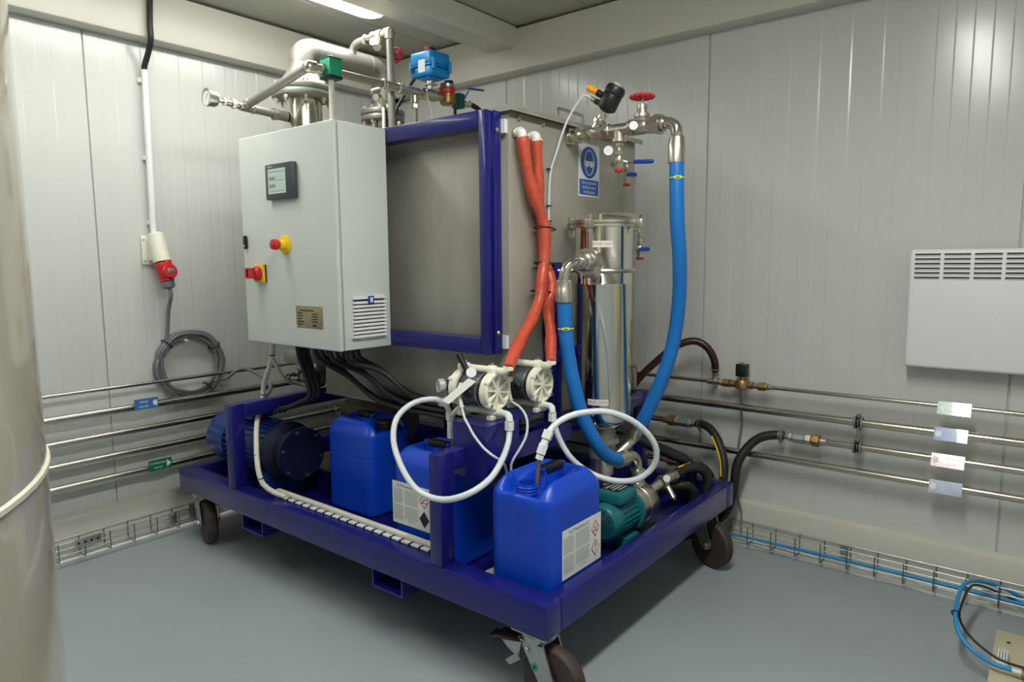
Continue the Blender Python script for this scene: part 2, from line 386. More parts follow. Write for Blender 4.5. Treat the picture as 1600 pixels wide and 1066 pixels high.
# ------------------------------------------------------------------ control cabinet
cab = thing('control_cabinet', 'light grey wall-type electrical control cabinet with touchscreen and emergency stop', 'cabinet', (1.38, 1.017, 0.957))
MB().box((1.2615, 0.716, 0.957), (1.4765, 1.320, 1.759), 0.004).build('body', 'grey', cab)
MB().box((1.4767, 0.725, 0.966), (1.4797, 1.311, 1.750)).build('gasket', 'black', cab)
MB().box((1.480, 0.712, 0.955), (1.498, 1.320, 1.761), 0.006, 3).build('door', 'grey', cab)
hm = MB().box((1.4985, 0.927, 1.507), (1.52, 1.105, 1.638), 0.005).build('touchscreen', 'darkgrey', cab)
MB().box((1.5203, 0.949, 1.528), (1.5212, 1.062, 1.619)).build('screen', 'screen', hm)
for (y0, y1, z0, z1) in ((0.956, 0.996, 1.577, 1.590), (0.956, 0.996, 1.550, 1.563), (0.956, 1.055, 1.606, 1.609), (1.0, 1.055, 1.574, 1.577), (0.956, 1.055, 1.536, 1.539)):
    MB().box((1.5213, y0, z0), (1.5215, y1, z1)).build('screen_field', 'screenline', hm)
MB().box((1.5202, 0.946, 1.6255), (1.5206, 0.976, 1.6295)).build('logo_mark', 'greyprint', hm)
es = MB().lathe((1.4985, 1.008, 1.340), (1, 0, 0), [(0.036, 0), (0.036, 0.004), (0.030, 0.007), (0.019, 0.009), (0.017, 0.028)], 28).build('emergency_stop', 'yellow', cab)
MB().lathe((1.5265, 1.008, 1.340), (1, 0, 0), [(0.012, 0), (0.02, 0.008), (0.0205, 0.018), (0.019, 0.026), (0.012, 0.03), (0.0, 0.031)], 24).build('push_button', 'red', es)
ms = MB().box((1.4985, 0.806, 1.196), (1.503, 0.872, 1.266), 0.001).build('main_switch', 'black', cab)
MB().box((1.5033, 0.806, 1.196), (1.513, 0.872, 1.266), 0.002).build('switch_plate', 'yellow', ms)
MB().lathe((1.5133, 0.839, 1.231), (1, 0, 0), [(0.029, 0), (0.028, 0.012), (0.02, 0.02), (0.019, 0.022)], 24).build('switch_dial', 'red', ms)
b = MB(); b.box((1.530, 0.800, 1.211), (1.547, 0.850, 1.217)); b.box((1.530, 0.800, 1.247), (1.547, 0.850, 1.253)); b.box((1.530, 0.800, 1.2165), (1.547, 0.806, 1.2475)); b.box((1.525, 0.82, 1.2165), (1.546, 0.85, 1.2475), 0.003)
b.build('switch_handle', 'red', ms)
lk = MB().box((1.4985, 0.728, 1.328), (1.508, 0.748, 1.382), 0.008, 3).build('door_lock', 'black', cab)
MB().box((1.5082, 0.7315, 1.336), (1.510, 0.7445, 1.345), 0.0006).build('lock_insert', 'steel', lk)
npl = MB().box((1.4983, 1.061, 1.031), (1.5, 1.224, 1.113), 0.0006).build('nameplate', 'plate', cab)
for y in (1.067, 1.218):
    for z in (1.037, 1.107): MB().bcyl((1.5, y, z), (1.502, y, z), 0.004, 0.001, 10).build('rivet', 'steel', npl)
b = MB()
for k, (y0, y1) in enumerate(((1.085, 1.17), (1.07, 1.10), (1.07, 1.105), (1.07, 1.095), (1.07, 1.11), (1.07, 1.10))):
    b.box((1.5001, y0, 1.094-0.0105*k), (1.5004, y1, 1.0985-0.0105*k))
for k in range(4): b.box((1.5001, 1.16, 1.082-0.0095*k), (1.5004, 1.195, 1.086-0.0095*k))
b.box((1.5001, 1.165, 1.038), (1.5004, 1.187, 1.046)); stuff(b.build('engraving', 'ink', npl))
MB().prism([(1.449, 1.3205, 0.998), (1.449, 1.3205, 1.149), (1.291, 1.3205, 1.149), (1.291, 1.3205, 0.998), (1.37, 1.3205, 0.990)], (0, 0.006, 0)).build('fan_grille', 'white', cab)
gr = bpy.data.objects['fan_grille']
MB().box((1.300, 1.3266, 1.004), (1.440, 1.3276, 1.142)).build('grille_shade', 'black', gr)  # black sheet that paints the shade in the gaps between slats
MB().box((1.293, 1.3268, 1.1385), (1.447, 1.336, 1.1485), 0.002).build('top_bar', 'white', gr)
for k in range(10):
    z = 1.0005+0.0136*k
    b = MB(); b.prism([(1.447, 1.3268, z), (1.447, 1.3268, z+0.009), (1.447, 1.329, z+0.009), (1.447, 1.336, z+0.004), (1.447, 1.336, z)], (-0.154, 0, 0)); b.build('slat', 'white', gr)
MB().box((1.356, 1.336, 1.122), (1.382, 1.341, 1.15), 0.002).build('badge', 'valveblue', gr)
MB().box((1.363, 1.3412, 1.127), (1.375, 1.3416, 1.145)).build('badge_mark', 'signwhite', gr)

# cables hanging from the cabinet
rs = random.Random(11)
for k in range(9):
    y0 = 0.97+0.033*k; lv = k//3; xl = 1.186+0.0215*(k % 3); zl = 0.706+0.0215*lv; x0 = 1.30+0.05*(k % 3)
    hose('power_cable', [(x0, y0, 0.9555), (x0-0.004, y0+0.003, 0.90), (xl+0.05, y0+0.045, zl+0.105), (xl+0.008, y0+0.13, zl+0.03), (xl, y0+0.24, zl+0.003), (xl, 1.62, zl), (xl, 1.824, zl)], 0.0098, 'rubber', 'black cable from the cabinet bottom running along the tank underside', 'cable', 'black cables along the tank bottom', 10, 0.03)
for k in range(3):
    y0 = 0.875; dx = 0.0215*k
    hose('motor_cable', [(1.33+dx, y0, 0.9555), (1.33+dx, y0, 0.90), (1.335+dx, y0+0.05, 0.81), (1.335+dx, 0.945, 0.735), (1.34+dx, 0.88, 0.70), (1.345+dx, 0.81, 0.672), (1.345+dx, 0.745, 0.655), (1.34+dx, 0.70, 0.635)], 0.0098, 'rubber', 'black cable from the cabinet bottom bending back to the blue motor', 'cable', 'black cables to the motor', 10, 0.02)
hose('cable_sleeve', [(1.4, 0.74, 0.9565), (1.403, 0.73, 0.887), (1.39, 0.68, 0.826), (1.376, 0.612, 0.748), (1.378, 0.600, 0.684), (1.409, 0.614, 0.622), (1.482, 0.715, 0.588), (1.537, 0.80, 0.516), (1.556, 0.838, 0.449), (1.556, 0.868, 0.397), (1.53, 0.90, 0.362), (1.515, 0.96, 0.352)], 0.0105, 'whitecable', 'white cable sleeve running down from the cabinet to the front beam', 'cable')
cs = bpy.data.objects['cable_sleeve']
for c, d in (((1.403, 0.73, 0.887), (0, 0.05, 1)), ((1.374, 0.60, 0.70), (0, 0, 1)), ((1.43, 0.635, 0.608), (1, 1, -0.3)), ((1.543, 0.808, 0.50), (0.2, 0.5, -1)), ((1.5565, 0.858, 0.415), (0, 0.5, -1))):
    MB().torus(c, d, 0.0108, 0.0025, 14, 6).build('cable_tie', 'black', cs)
hose('sleeve_branch', [(1.40, 0.732, 0.87), (1.36, 0.72, 0.80), (1.30, 0.69, 0.755), (1.24, 0.66, 0.735), (1.2, 0.66, 0.72)], 0.008, 'whitecable', 'white branch cable leaving the sleeve under the cabinet', 'cable')
tr_ = thing('cable_duct', 'white strip of bundled cable in a grey channel along the front beam', 'cable duct', (1.49, 1.35, 0.3405))
MB().box((1.478, 0.86, 0.336), (1.500, 1.825, 0.358), 0.003).build('channel', 'whitecable', tr_)
MB().box((1.5035, 0.90, 0.3405), (1.522, 1.822, 0.348), 0.003).build('bundle', 'tube', tr_)
for k in range(20):
    y = 0.93+0.0465*k; MB().box((1.5025, y, 0.3402), (1.524, y+0.009, 0.3498), 0.002).build('cable_tie', 'black', tr_)
MB().tube([(1.478, 1.9, 0.262), (1.44, 1.93, 0.275), (1.38, 1.95, 0.285), (1.30, 1.96, 0.29), (1.2, 1.93, 0.27)], 0.016, 10).build('loose_bundle', 'whitecable', tr_)
for c in ((1.45, 1.925, 0.272), (1.36, 1.953, 0.287)): MB().torus(c, (-1, 0.4, 0.2), 0.0165, 0.003, 14, 6).build('cable_tie', 'black', tr_)

# ------------------------------------------------------------------ blue motor and grey vacuum pump on the deck
mo = thing('electric_motor', 'large dark blue finned electric motor lying behind the cart upright', 'motor', (1.33, 0.5, 0.25))
mx, mz = 1.345, 0.465
MB().lathe((mx, 0.215, mz), (0, 1, 0), [(0.02, 0), (0.08, 0.004), (0.112, 0.02), (0.119, 0.05), (0.121, 0.17)], 36).build('fan_cover', 'motor', mo)
for k in range(7):
    MB().torus((mx, 0.2155+0.001*k, mz), (0, 1, 0), 0.03+0.0105*k, 0.0022, 28, 6).build('cover_ring', 'black', mo)
MB().bcyl((mx, 0.386, mz), (mx, 0.70, mz), 0.104, 0.004, 32).build('stator', 'motor', mo)
for k in range(30):
    a = 2*PI*k/30; d = Vector((math.cos(a), 0, math.sin(a)))
    MB().obox(Vector((mx, 0.53, mz))+d*0.1115, (0.30, 0.004, 0.016), (0, 1, 0), d).build('cooling_fin', 'motor', mo)
MB().lathe((mx, 0.70, mz), (0, 1, 0), [(0.118, 0), (0.125, 0.01), (0.125, 0.03), (0.09, 0.045), (0.09, 0.1), (0.112, 0.11), (0.112, 0.13)], 32).build('flange', 'motordark', mo)
for k in range(6):
    a = 2*PI*k/6+0.3; c = Vector((mx+0.098*math.cos(a), 0.83, mz+0.098*math.sin(a)))
    MB().hexn(c, c+Vector((0, 0.008, 0)), 0.007).build('bolt', 'steel', mo)
MB().box((mx-0.03, 0.42, mz+0.126), (mx+0.08, 0.58, mz+0.183), 0.006).build('terminal_box', 'motor', mo)
for y in (0.42, 0.64):
    MB().box((mx-0.1, y, 0.2505), (mx+0.1, y+0.05, mz-0.09), 0.004).build('foot', 'motor', mo)
pb = thing('pump_base', 'blue block with a dusty brown plate beside the motor', 'pump base', (1.1, 0.75, 0.2505))
MB().box((0.98, 0.56, 0.2505), (1.2, 0.918, 0.345), 0.004).build('block', 'blue', pb)
MB().box((0.97, 0.55, 0.3455), (1.205, 0.925, 0.354), 0.002).build('top_plate', 'brown', pb)
vp = thing('vacuum_pump', 'dusty grey cylindrical pump body under the tank behind the first canister', 'pump', (0.98, 0.88, 0.2505))
MB().lathe((0.95, 0.72, 0.565), (0, 1, 0), [(0.08, 0), (0.088, 0.01), (0.088, 0.09), (0.084, 0.1), (0.084, 0.115), (0.09, 0.12), (0.09, 0.32), (0.07, 0.34)], 30).build('body', 'silverpump', vp)
MB().bcyl((0.95, 0.64, 0.565), (0.95, 0.7195, 0.565), 0.05).build('suction_port', 'silverpump', vp)
MB().box((0.89, 0.99, 0.2505), (1.01, 1.05, 0.478), 0.005).build('pedestal', 'black', vp)

# ------------------------------------------------------------------ canisters
def canister(cx, cy, yaw, m, label, capped, z0=0.2505):
    T = Matrix.Translation((cx, cy, z0)) @ Matrix.Rotation(math.radians(yaw), 4, 'Z')
    t = thing('canister', label, 'canister', (cx, cy, z0), 'blue plastic canisters on the cart')
    W, D, R = 0.145, 0.118, 0.042; n = 12
    def outline(ins, s=1.0):
        P = []; r = max(R-ins, 0.006)
        for sx, sy, a0 in ((1, 1, 0), (-1, 1, PI/2), (-1, -1, PI), (1, -1, 1.5*PI)):
            for i in range(n+1):
                a = a0+PI/2*i/n
                P.append(((sx*(W-R)+r*math.cos(a)+sx*0)*s, (sy*(D-R)+r*math.sin(a))*s))
        return P
    def top(x, y, e):
        sh = 0.386-0.054*(max(0, (e-0.6)/0.4))**2.2
        rec = 0.0
        if abs(x+0.02) < 0.085:
            a = abs(y); g = 0
            if 0.015 < a < 0.062: g = min(1, (a-0.015)/0.006, (0.062-a)/0.018)
            rec = 0.05*max(0, g)*min(1, (0.085-abs(x+0.02))/0.012)
        g = max(0, min(1, (0.080-abs(y))/0.022))*max(0, min(1, (x-0.042)/0.022))
        return sh*(1-g)+min(sh, 0.327)*g-rec
    b = MB(T); rings = []
    for ins, z in ((0.012, 0.0), (0.004, 0.004), (0.0, 0.014), (0.0, 0.018), (0.0, 0.2335), (0.0, 0.236), (0.0016, 0.24), (0.0, 0.244), (0.0, 0.2465), (0.0, 0.314), (0.0, 0.318)):
        rings.append([b.v((x, y, z)) for x, y in outline(ins)])
    for s in (0.985, 0.965, 0.93, 0.89, 0.84, 0.79, 0.74, 0.69, 0.64, 0.58, 0.52, 0.46, 0.40, 0.34, 0.28, 0.22, 0.16, 0.10, 0.05):
        rings.append([b.v((x, y, top(x, y, s))) for x, y in outline(0, s)])
    b.skin(rings); b.build('body', m, t, ang=50)
    b = MB(T); b.box((-0.085, -0.013, 0.386), (0.04, 0.013, 0.396), 0.004); b.box((-0.075, -0.0135, 0.345), (0.03, 0.0135, 0.3855), 0.002)
    b.build('handle', m, t)
    MB(T).box((-0.068, -0.018, 0.376), (0.022, 0.018, 0.400), 0.006).build('grip', 'black', t, label='black grip on the canister handle')
    for q in ((-0.122, 0.06), (0.06, -0.085)):
        MB(T).bcyl((q[0], q[1], 0.358), (q[0], q[1], 0.374), 0.008, 0.002, 12).build('moulding_pip', m, t)
    prof = [(0.031, 0), (0.031, 0.012)]
    for k in range(3): prof += [(0.0335, 0.014+0.009*k), (0.0335, 0.017+0.009*k), (0.031, 0.019+0.009*k)]
    prof += [(0.031, 0.044), (0.027, 0.044), (0.027, 0.004)]
    MB(T).lathe((0.098, 0, 0.325), (0, 0, 1), prof, 28).build('neck', m, t)
    if capped:
        pr = [(0.037, 0), (0.038, 0.003), (0.038, 0.028), (0.034, 0.033), (0.0, 0.034)]
        cp = MB(T).lathe((0.098, 0, 0.345), (0, 0, 1), pr, 28).build('cap', 'black', t, label='black ribbed screw cap')
        for k in range(16):
            a = 2*PI*k/16; MB(T).box((0.098+0.0375*math.cos(a)-0.0015, 0.0375*math.sin(a)-0.0015, 0.349), (0.098+0.0375*math.cos(a)+0.0015, 0.0375*math.sin(a)+0.0015, 0.373)).build('cap_rib', 'black', cp)
    return t
def hazard_label(t, o, r, nrm, wd, ht, second):
    # printed sticker: white sheet, heading, small print, hazard diamonds
    o, r, nrm = Vector(o), Vector(r).normalized(), Vector(nrm); u = Vector((0, 0, 1))
    def P(a, c, d=0.0): return o+r*a+u*c+nrm*d
    def slab(a0, a1, c0, c1, d0, d1): return MB().prism([P(a0, c0, d0), P(a1, c0, d0), P(a1, c1, d0), P(a0, c1, d0)], nrm*(d1-d0))
    lb = slab(0, wd, 0, ht, 0.0004, 0.0014).build('label', 'label', t, label='white printed hazard label')
    text('KLZ Powermax 2-2', ht*0.105, P(wd*0.42, ht*0.915, 0.0018), r, u, 'ink', lb, sx=0.86)
    for (a0, a1, c0, c1) in ((0.03, 0.30, 0.50, 0.85), (0.33, 0.70, 0.50, 0.85), (0.03, 0.30, 0.10, 0.46), (0.33, 0.70, 0.17, 0.46)):
        k = int((c1-c0)/0.024)
        b = MB()
        for i in range(k):
            cc = c0+(c1-c0)*i/k; e = a1-(0.03 if i % 3 == 0 else 0.0)-(0.02 if i % 5 == 2 else 0)
            q = [P(wd*a0, ht*cc, 0.0016), P(wd*e, ht*cc, 0.0016), P(wd*e, ht*(cc+0.013), 0.0016), P(wd*a0, ht*(cc+0.013), 0.0016)]
            b.quad(*q)
        stuff(b.build('small_print', 'greyprint', lb))
    text('UN 1719', ht*0.06, P(wd*0.50, ht*0.115, 0.0018), r, u, 'ink', lb)
    def diamond(ca, cc, s, m1, m2=None):
        for k, (ss, mm, dd) in enumerate(((s, m1, 0.0016), (s*0.80, m2, 0.0020))):
            if mm: MB().prism([P(ca-ss*0.82, cc, dd), P(ca, cc-ss, dd), P(ca+ss*0.82, cc, dd), P(ca, cc+ss, dd)], nrm*0.0003).build('hazard_diamond', mm, lb)
    s = ht*0.185; ca = wd*0.845
    diamond(ca, ht*0.70, s, 'redink', 'label')
    if second == 'exclamation':
        diamond(ca, ht*0.29, s, 'redink', 'label')
        text('!', s*1.5, P(ca, ht*0.30, 0.0026), r, u, 'ink', lb)
    else:
        diamond(ca, ht*0.27, s*1.05, 'ink')
    # corrosion pictogram: tilted vial, drops and surface
    def bar(a, c, l, h2, ang):
        d = r*math.cos(ang)+u*math.sin(ang); e = -r*math.sin(ang)+u*math.cos(ang); q = P(ca+a*s, ht*0.70+c*s, 0.0024)
        MB().prism([q-d*l*s-e*h2*s, q+d*l*s-e*h2*s, q+d*l*s+e*h2*s, q-d*l*s+e*h2*s], nrm*0.0003).build('pictogram', 'ink', lb)
    bar(-0.18, 0.12, 0.20, 0.05, -0.5); bar(0.2, 0.2, 0.18, 0.05, 0.5); bar(-0.2, -0.22, 0.24, 0.06, 0.0); bar(0.25, -0.22, 0.2, 0.04, 0.15); bar(-0.05, -0.05, 0.03, 0.07, 0)
c1 = canister(1.337, 2.104, 0, 'can', 'open blue canister at the near cart corner with a dip tube in its neck', False)
hazard_label(c1, (1.426, 2.222, 0.343), (-1, 0, 0), (0, 1, 0), 0.212, 0.150, 'exclamation')
c2 = canister(1.330, 1.655, 90, 'can', 'blue canister with hazard label between the cart upright and the capped canister', False)
hazard_label(c2, (1.448, 1.519, 0.366), (0, 1, 0), (1, 0, 0), 0.186, 0.150, 'black')
c3 = canister(1.180, 1.075, 90, 'can', 'unlabelled blue canister with a black screw cap below the control cabinet', True)
# ------------------------------------------------------------------ diaphragm pumps on the shelf
def diaphragm_pump(px, py, pz, label, sy=1.0):
    # axis along y, near cover at y = py, shelf top at pz-0.092
    t = thing('diaphragm_pump', label, 'pump', (px, py-0.085, pz-0.0915))
    T = Matrix.Translation((px, py, pz)) @ Matrix.Diagonal((1, sy, 1, 1))
    MB(T).lathe((0, -0.132, 0), (0, 1, 0), [(0.054, 0), (0.055, 0.003), (0.055, 0.094), (0.054, 0.097)], 36).build('centre_body', 'darkgrey', t)
    for y in (-0.042, -0.126):
        MB(T).lathe((0, y-0.004, 0), (0, 1, 0), [(0.0555, 0), (0.058, 0.001), (0.058, 0.008), (0.0555, 0.009)], 36).build('clamp_band', 'black', t)
    MB(T).torus((0, -0.052, 0), (0, 1, 0), 0.0562, 0.0016, 36, 6).build('band_wire', 'steel', t)
    for s, y0 in ((1, -0.034), (-1, -0.135)):
        cv = MB(T).lathe((0, y0, 0), (0, s, 0), [(0.055, 0), (0.061, 0.002), (0.061, 0.028), (0.0585, 0.031), (0.053, 0.032), (0.050, 0.018), (0.012, 0.016)], 36).build('end_cover', 'ivory', t)
        for k in range(8):
            a = 2*PI*k/8+0.2; d = Vector((math.cos(a), 0, math.sin(a)))
            MB(T).obox(Vector((0, y0+s*0.0235, 0))+d*0.0295, (0.048, 0.0065, 0.014), d, (0, s, 0), 0.001).build('rib', 'ivory', cv)
        MB(T).lathe((0, y0+s*0.018, 0), (0, s, 0), [(0.012, 0), (0.011, 0.013), (0.006, 0.0135)], 16).build('hub', 'ivory', cv)
        for a in (0.6, 2.3, 3.85, 5.5):
            c = Vector((0.056*math.cos(a), y0+s*0.016, 0.056*math.sin(a)))
            MB(T).bcyl(c, c+Vector((0, s*0.017, 0)), 0.0095, 0.002, 12).build('bolt_boss', 'ivory', cv)
            MB(T).hexn(c+Vector((0, s*0.0175, 0)), c+Vector((0, s*0.023, 0)), 0.0055).build('bolt', 'steel', cv)
        # neck blocks to the manifolds
        MB(T).box((-0.017, min(y0, y0+s*0.028), 0.05), (0.017, max(y0, y0+s*0.028), 0.066), 0.004).build('neck', 'ivory', cv)
        MB(T).box((-0.02, min(y0, y0+s*0.026), -0.074), (0.02, max(y0, y0+s*0.026), -0.044), 0.004).build('neck', 'ivory', cv)
        ft = MB(T); ft.box((-0.028, min(y0+s*0.002, y0+s*0.024), -0.0913), (0.028, max(y0+s*0.002, y0+s*0.024), -0.0742), 0.004); ft.build('foot', 'ivory', t)
    MB(T).bcyl((0, -0.17, 0.066), (0, -0.004, 0.066), 0.0125, 0.003, 16).build('top_manifold', 'ivory', t)
    for y in (-0.028, -0.142):
        MB(T).bcyl((0, y-0.014, 0.066), (0, y+0.014, 0.066), 0.017, 0.003, 16).build('manifold_socket', 'ivory', t)
        MB(T).hexn((0, y, 0.0825), (0, y, 0.090), 0.006).build('bolt', 'steel', t)
    MB(T).bcyl((0, -0.16, -0.067), (0, 0.012, -0.067), 0.0125, 0.003, 16).build('bottom_manifold', 'ivory', t)
    MB(T).tube([(0, -0.004, 0.066), (0, 0.014, 0.066), (-0.004, 0.022, 0.07), (-0.008, 0.026, 0.08)], 0.0125, 12).build('discharge_elbow', 'ivory', t)
    MB(T).tube([(0.0, 0.01, -0.067), (0.004, 0.03, -0.067), (0.01, 0.046, -0.07), (0.012, 0.050, -0.085)], 0.0115, 12, 0.008).build('suction_elbow', 'white', t)
    MB(T).hexn((0.012, 0.050, -0.086), (0.012, 0.050, -0.112), 0.0155).build('hose_nut', 'white', t)
    MB(T).bcyl((0.046, -0.08, -0.005), (0.062, -0.08, -0.005), 0.016, 0.003, 18).build('air_valve', 'black', t)
    b = MB(T); b.tube([(0.052, -0.112, 0.02), (0.066, -0.11, 0.01), (0.070, -0.105, -0.02), (0.075, -0.09, -0.05)], 0.0065, 8); b.hexn((0.052, -0.112, 0.024), (0.052, -0.112, 0.01), 0.010)
    b.build('air_fitting', 'ivory', t)
    return t
diaphragm_pump(1.37, 1.944, 0.8638, 'ivory plastic diaphragm pump on the shelf end with a paper tag')
diaphragm_pump(1.19, 1.986, 0.8638, 'ivory plastic diaphragm pump at the far shelf end next to the filter post', 0.87)
dp = bpy.data.objects['diaphragm_pump']
MB().cyl((1.395, 1.83, 0.925), (1.40, 1.80, 0.975), 0.0095, 0.011, 14).build('silencer', 'black', dp)
MB().cyl((1.38, 1.842, 0.905), (1.395, 1.83, 0.925), 0.006, n=10).build('silencer_stem', 'steel', dp)
MB().bcyl((1.405, 1.858, 0.9215), (1.407, 1.86, 0.9225), 0.0165, 0.0004, 20).build('round_tag', 'white', dp)
MB().prism([(1.428, 1.868, 0.908), (1.428, 1.899, 0.900), (1.472, 1.822, 0.826), (1.474, 1.795, 0.835)], (0.0006, 0.0, 0.0004)).build('paper_tag', 'label', dp)
rg = thing('air_regulator', 'clear air regulator with round gauge behind the white hose loop', 'regulator', (1.33, 1.70, 0.80))
MB().bcyl((1.33, 1.675, 0.85), (1.33, 1.75, 0.85), 0.017, 0.003, 16).build('body', 'black', rg)
MB().lathe((1.365, 1.668, 0.852), (1, -0.5, 0), [(0.012, -0.03), (0.024, -0.02), (0.024, -0.002), (0.022, 0.0), (0.022, -0.003), (0.0, -0.003)], 24).build('gauge', 'clear', rg)
MB().bcyl((1.36, 1.705, 0.805), (1.39, 1.70, 0.80), 0.014, 0.003, 16).build('filter_bowl', 'clear', rg)
MB().cyl((1.33, 1.745, 0.85), (1.345, 1.778, 0.85), 0.007, n=10).build('air_nipple', 'steel', rg)
MB().cyl((1.34, 1.70, 0.775), (1.34, 1.70, 0.834), 0.008, n=10).build('drain', 'black', rg)

# suction hoses
wa = [(1.382, 1.994, 0.752), (1.40, 2.004, 0.72), (1.45, 2.021, 0.68), (1.52, 2.032, 0.639), (1.6, 2.018, 0.612), (1.63, 1.945, 0.587), (1.63, 1.846, 0.591), (1.62, 1.767, 0.639), (1.58, 1.681, 0.707), (1.53, 1.645, 0.770), (1.46, 1.654, 0.809), (1.40, 1.695, 0.815), (1.372, 1.716, 0.788), (1.362, 1.72, 0.757)]
ha = hose('suction_hose', wa, 0.0095, 'tube', 'translucent white hose looping round the near cart upright', 'hose')
MB().hexn((1.362, 1.72, 0.768), (1.361, 1.721, 0.742), 0.0155).build('hose_nut', 'white', ha)
b = MB(); b.bcyl((1.361, 1.721, 0.741), (1.36, 1.724, 0.69), 0.0125); b.hexn((1.36, 1.724, 0.715), (1.36, 1.724, 0.68), 0.0155); b.build('coupling', 'white', ha)
MB().cyl((1.36, 1.724, 0.68), (1.33, 1.753, 0.30), 0.006, n=10).build('dip_tube', 'rod', ha)
MB().tube([(1.361, 1.722, 0.752), (1.365, 1.75, 0.775), (1.37, 1.775, 0.793)], 0.0095, 10).build('side_elbow', 'ivory', ha)
wb = [(1.202, 2.0325, 0.752), (1.20, 2.042, 0.722), (1.19, 2.058, 0.676), (1.18, 2.095, 0.626), (1.16, 2.158, 0.586), (1.13, 2.233, 0.57), (1.1, 2.292, 0.582), (1.08, 2.333, 0.625), (1.09, 2.348, 0.681), (1.12, 2.334, 0.736), (1.17, 2.299, 0.787), (1.23, 2.244, 0.816), (1.3, 2.186, 0.813), (1.35, 2.155, 0.793), (1.388, 2.148, 0.770)]
hb = hose('suction_hose', wb, 0.0095, 'tube', 'translucent white hose making a wide circle above the open canister', 'hose')
MB().hexn((1.386, 2.148, 0.773), (1.398, 2.145, 0.750), 0.0155).build('hose_nut', 'white', hb)
b = MB(); b.bcyl((1.398, 2.145, 0.749), (1.41, 2.139, 0.722), 0.0115); b.hexn((1.405, 2.142, 0.735), (1.414, 2.137, 0.708), 0.0155); b.hexn((1.4145, 2.137, 0.706), (1.418, 2.134, 0.692), 0.013); b.build('coupling', 'white', hb)
MB().cyl((1.418, 2.134, 0.692), (1.432, 2.106, 0.30), 0.006, n=12).build('dip_tube', 'rod', hb)
hose('air_tube', [(1.445, 1.854, 0.812), (1.468, 1.885, 0.79), (1.475, 1.91, 0.768), (1.478, 1.93, 0.746), (1.477, 1.969, 0.711), (1.466, 2.0, 0.688), (1.425, 2.0, 0.66), (1.385, 1.981, 0.625), (1.372, 1.977, 0.58), (1.362, 1.977, 0.50)], 0.0042, 'tube', 'thin clear air tube falling from the nearer diaphragm pump', 'tube', n=8)
hose('air_tube', [(1.265, 1.903, 0.812), (1.27, 1.945, 0.80), (1.275, 1.975, 0.775), (1.285, 1.99, 0.745), (1.31, 2.0, 0.71), (1.345, 1.996, 0.672), (1.36, 1.982, 0.635), (1.352, 1.977, 0.58), (1.345, 1.977, 0.50)], 0.0042, 'tube', 'thin clear air tube falling from the farther diaphragm pump', 'tube', n=8)

# red insulated hoses from the tank to the pumps
rs = random.Random(5); wv = [1+0.09*math.sin(i*0.9)+rs.uniform(-0.05, 0.05) for i in range(300)]
ra = [(1.14, 1.862, 1.684), (1.136, 1.864, 1.662), (1.123, 1.867, 1.589), (1.092, 1.872, 1.496), (1.048, 1.884, 1.4), (1.050, 1.888, 1.29), (1.072, 1.892, 1.201), (1.088, 1.895, 1.146), (1.14, 1.905, 1.072), (1.233, 1.93, 0.99), (1.31, 1.955, 0.945), (1.344, 1.967, 0.972)]
ra[-1] = (1.354, 1.971, 0.94); ra[-2] = (1.325, 1.959, 0.965); ra[-3] = (1.238, 1.93, 1.02); ra[-4] = (1.140, 1.905, 1.086)
h1 = hose('insulated_hose', ra, 0.0205, 'redhose', 'orange-red sleeved hose bending out to the nearer diaphragm pump', 'hose', n=14, wob=lambda i: wv[i % 300])
rb = [(1.062, 1.862, 1.682), (1.058, 1.862, 1.657), (1.051, 1.862, 1.575), (1.038, 1.858, 1.467), (1.016, 1.853, 1.401), (1.010, 1.852, 1.29), (1.016, 1.895, 1.188), (1.040, 1.90, 1.133), (1.075, 1.925, 1.079), (1.10, 1.95, 1.03), (1.135, 1.975, 0.985), (1.174, 2.004, 0.94)]
h2 = hose('insulated_hose', rb, 0.0195, 'redhose', 'orange-red sleeved hose dropping straight to the farther diaphragm pump', 'hose', n=14, wob=lambda i: wv[(i+57) % 300])
for h, x, z in ((h1, 1.14, 1.70), (h2, 1.062, 1.698)):
    MB().tube([(x, 1.842, z), (x, 1.856, z+0.001), (x, 1.862, z-0.006), (x, 1.8625, z-0.022)], 0.0165, 14, 0.006).build('elbow', 'white', h)
for z, x in ((1.385, 1.032), (1.262, 1.032), (1.165, 1.052)):
    MB().tube([(x+0.045*math.cos(a), 1.876+0.034*math.sin(a), z+0.006*math.cos(a)) for a in [2*PI*k/16 for k in range(16)]], 0.0025, 6, smooth=False, closed=True).build('cable_tie', 'black', h1)
for h, p in ((h1, (1.356, 1.971, 0.938)), (h2, (1.176, 2.006, 0.938))):
    MB().lathe((p[0], p[1], p[2]-0.005), (0, 0, 1), [(0.016, 0), (0.0165, 0.008), (0.015, 0.012)], 14).build('end_fitting', 'ivory', h)

# ------------------------------------------------------------------ polished filter housing
fh = thing('filter_housing', 'tall polished steel filter housing with bolted lid beside the tank', 'filter housing', (0.84, 2.0, 0.60))
FX, FY = 0.84, 2.0
MB().lathe((FX, FY, 0.0), (0, 0, 1), [(0.052, 0.655), (0.07, 0.664), (0.092, 0.684), (0.102, 0.71), (0.104, 0.74), (0.104, 1.185), (0.1055, 1.187), (0.1055, 1.19), (0.104, 1.192), (0.104, 1.388)], 48).build('shell', 'polish', fh)
MB().lathe((FX, FY, 1.3882), (0, 0, 1), [(0.104, 0), (0.122, 0.001), (0.122, 0.011), (0.104, 0.012)], 48).build('flange_ring', 'steel', fh)
MB().lathe((FX, FY, 1.4008), (0, 0, 1), [(0.12, 0), (0.122, 0.002), (0.122, 0.012), (0.118, 0.015), (0.02, 0.022), (0.0, 0.022)], 48).build('lid', 'steel', fh)
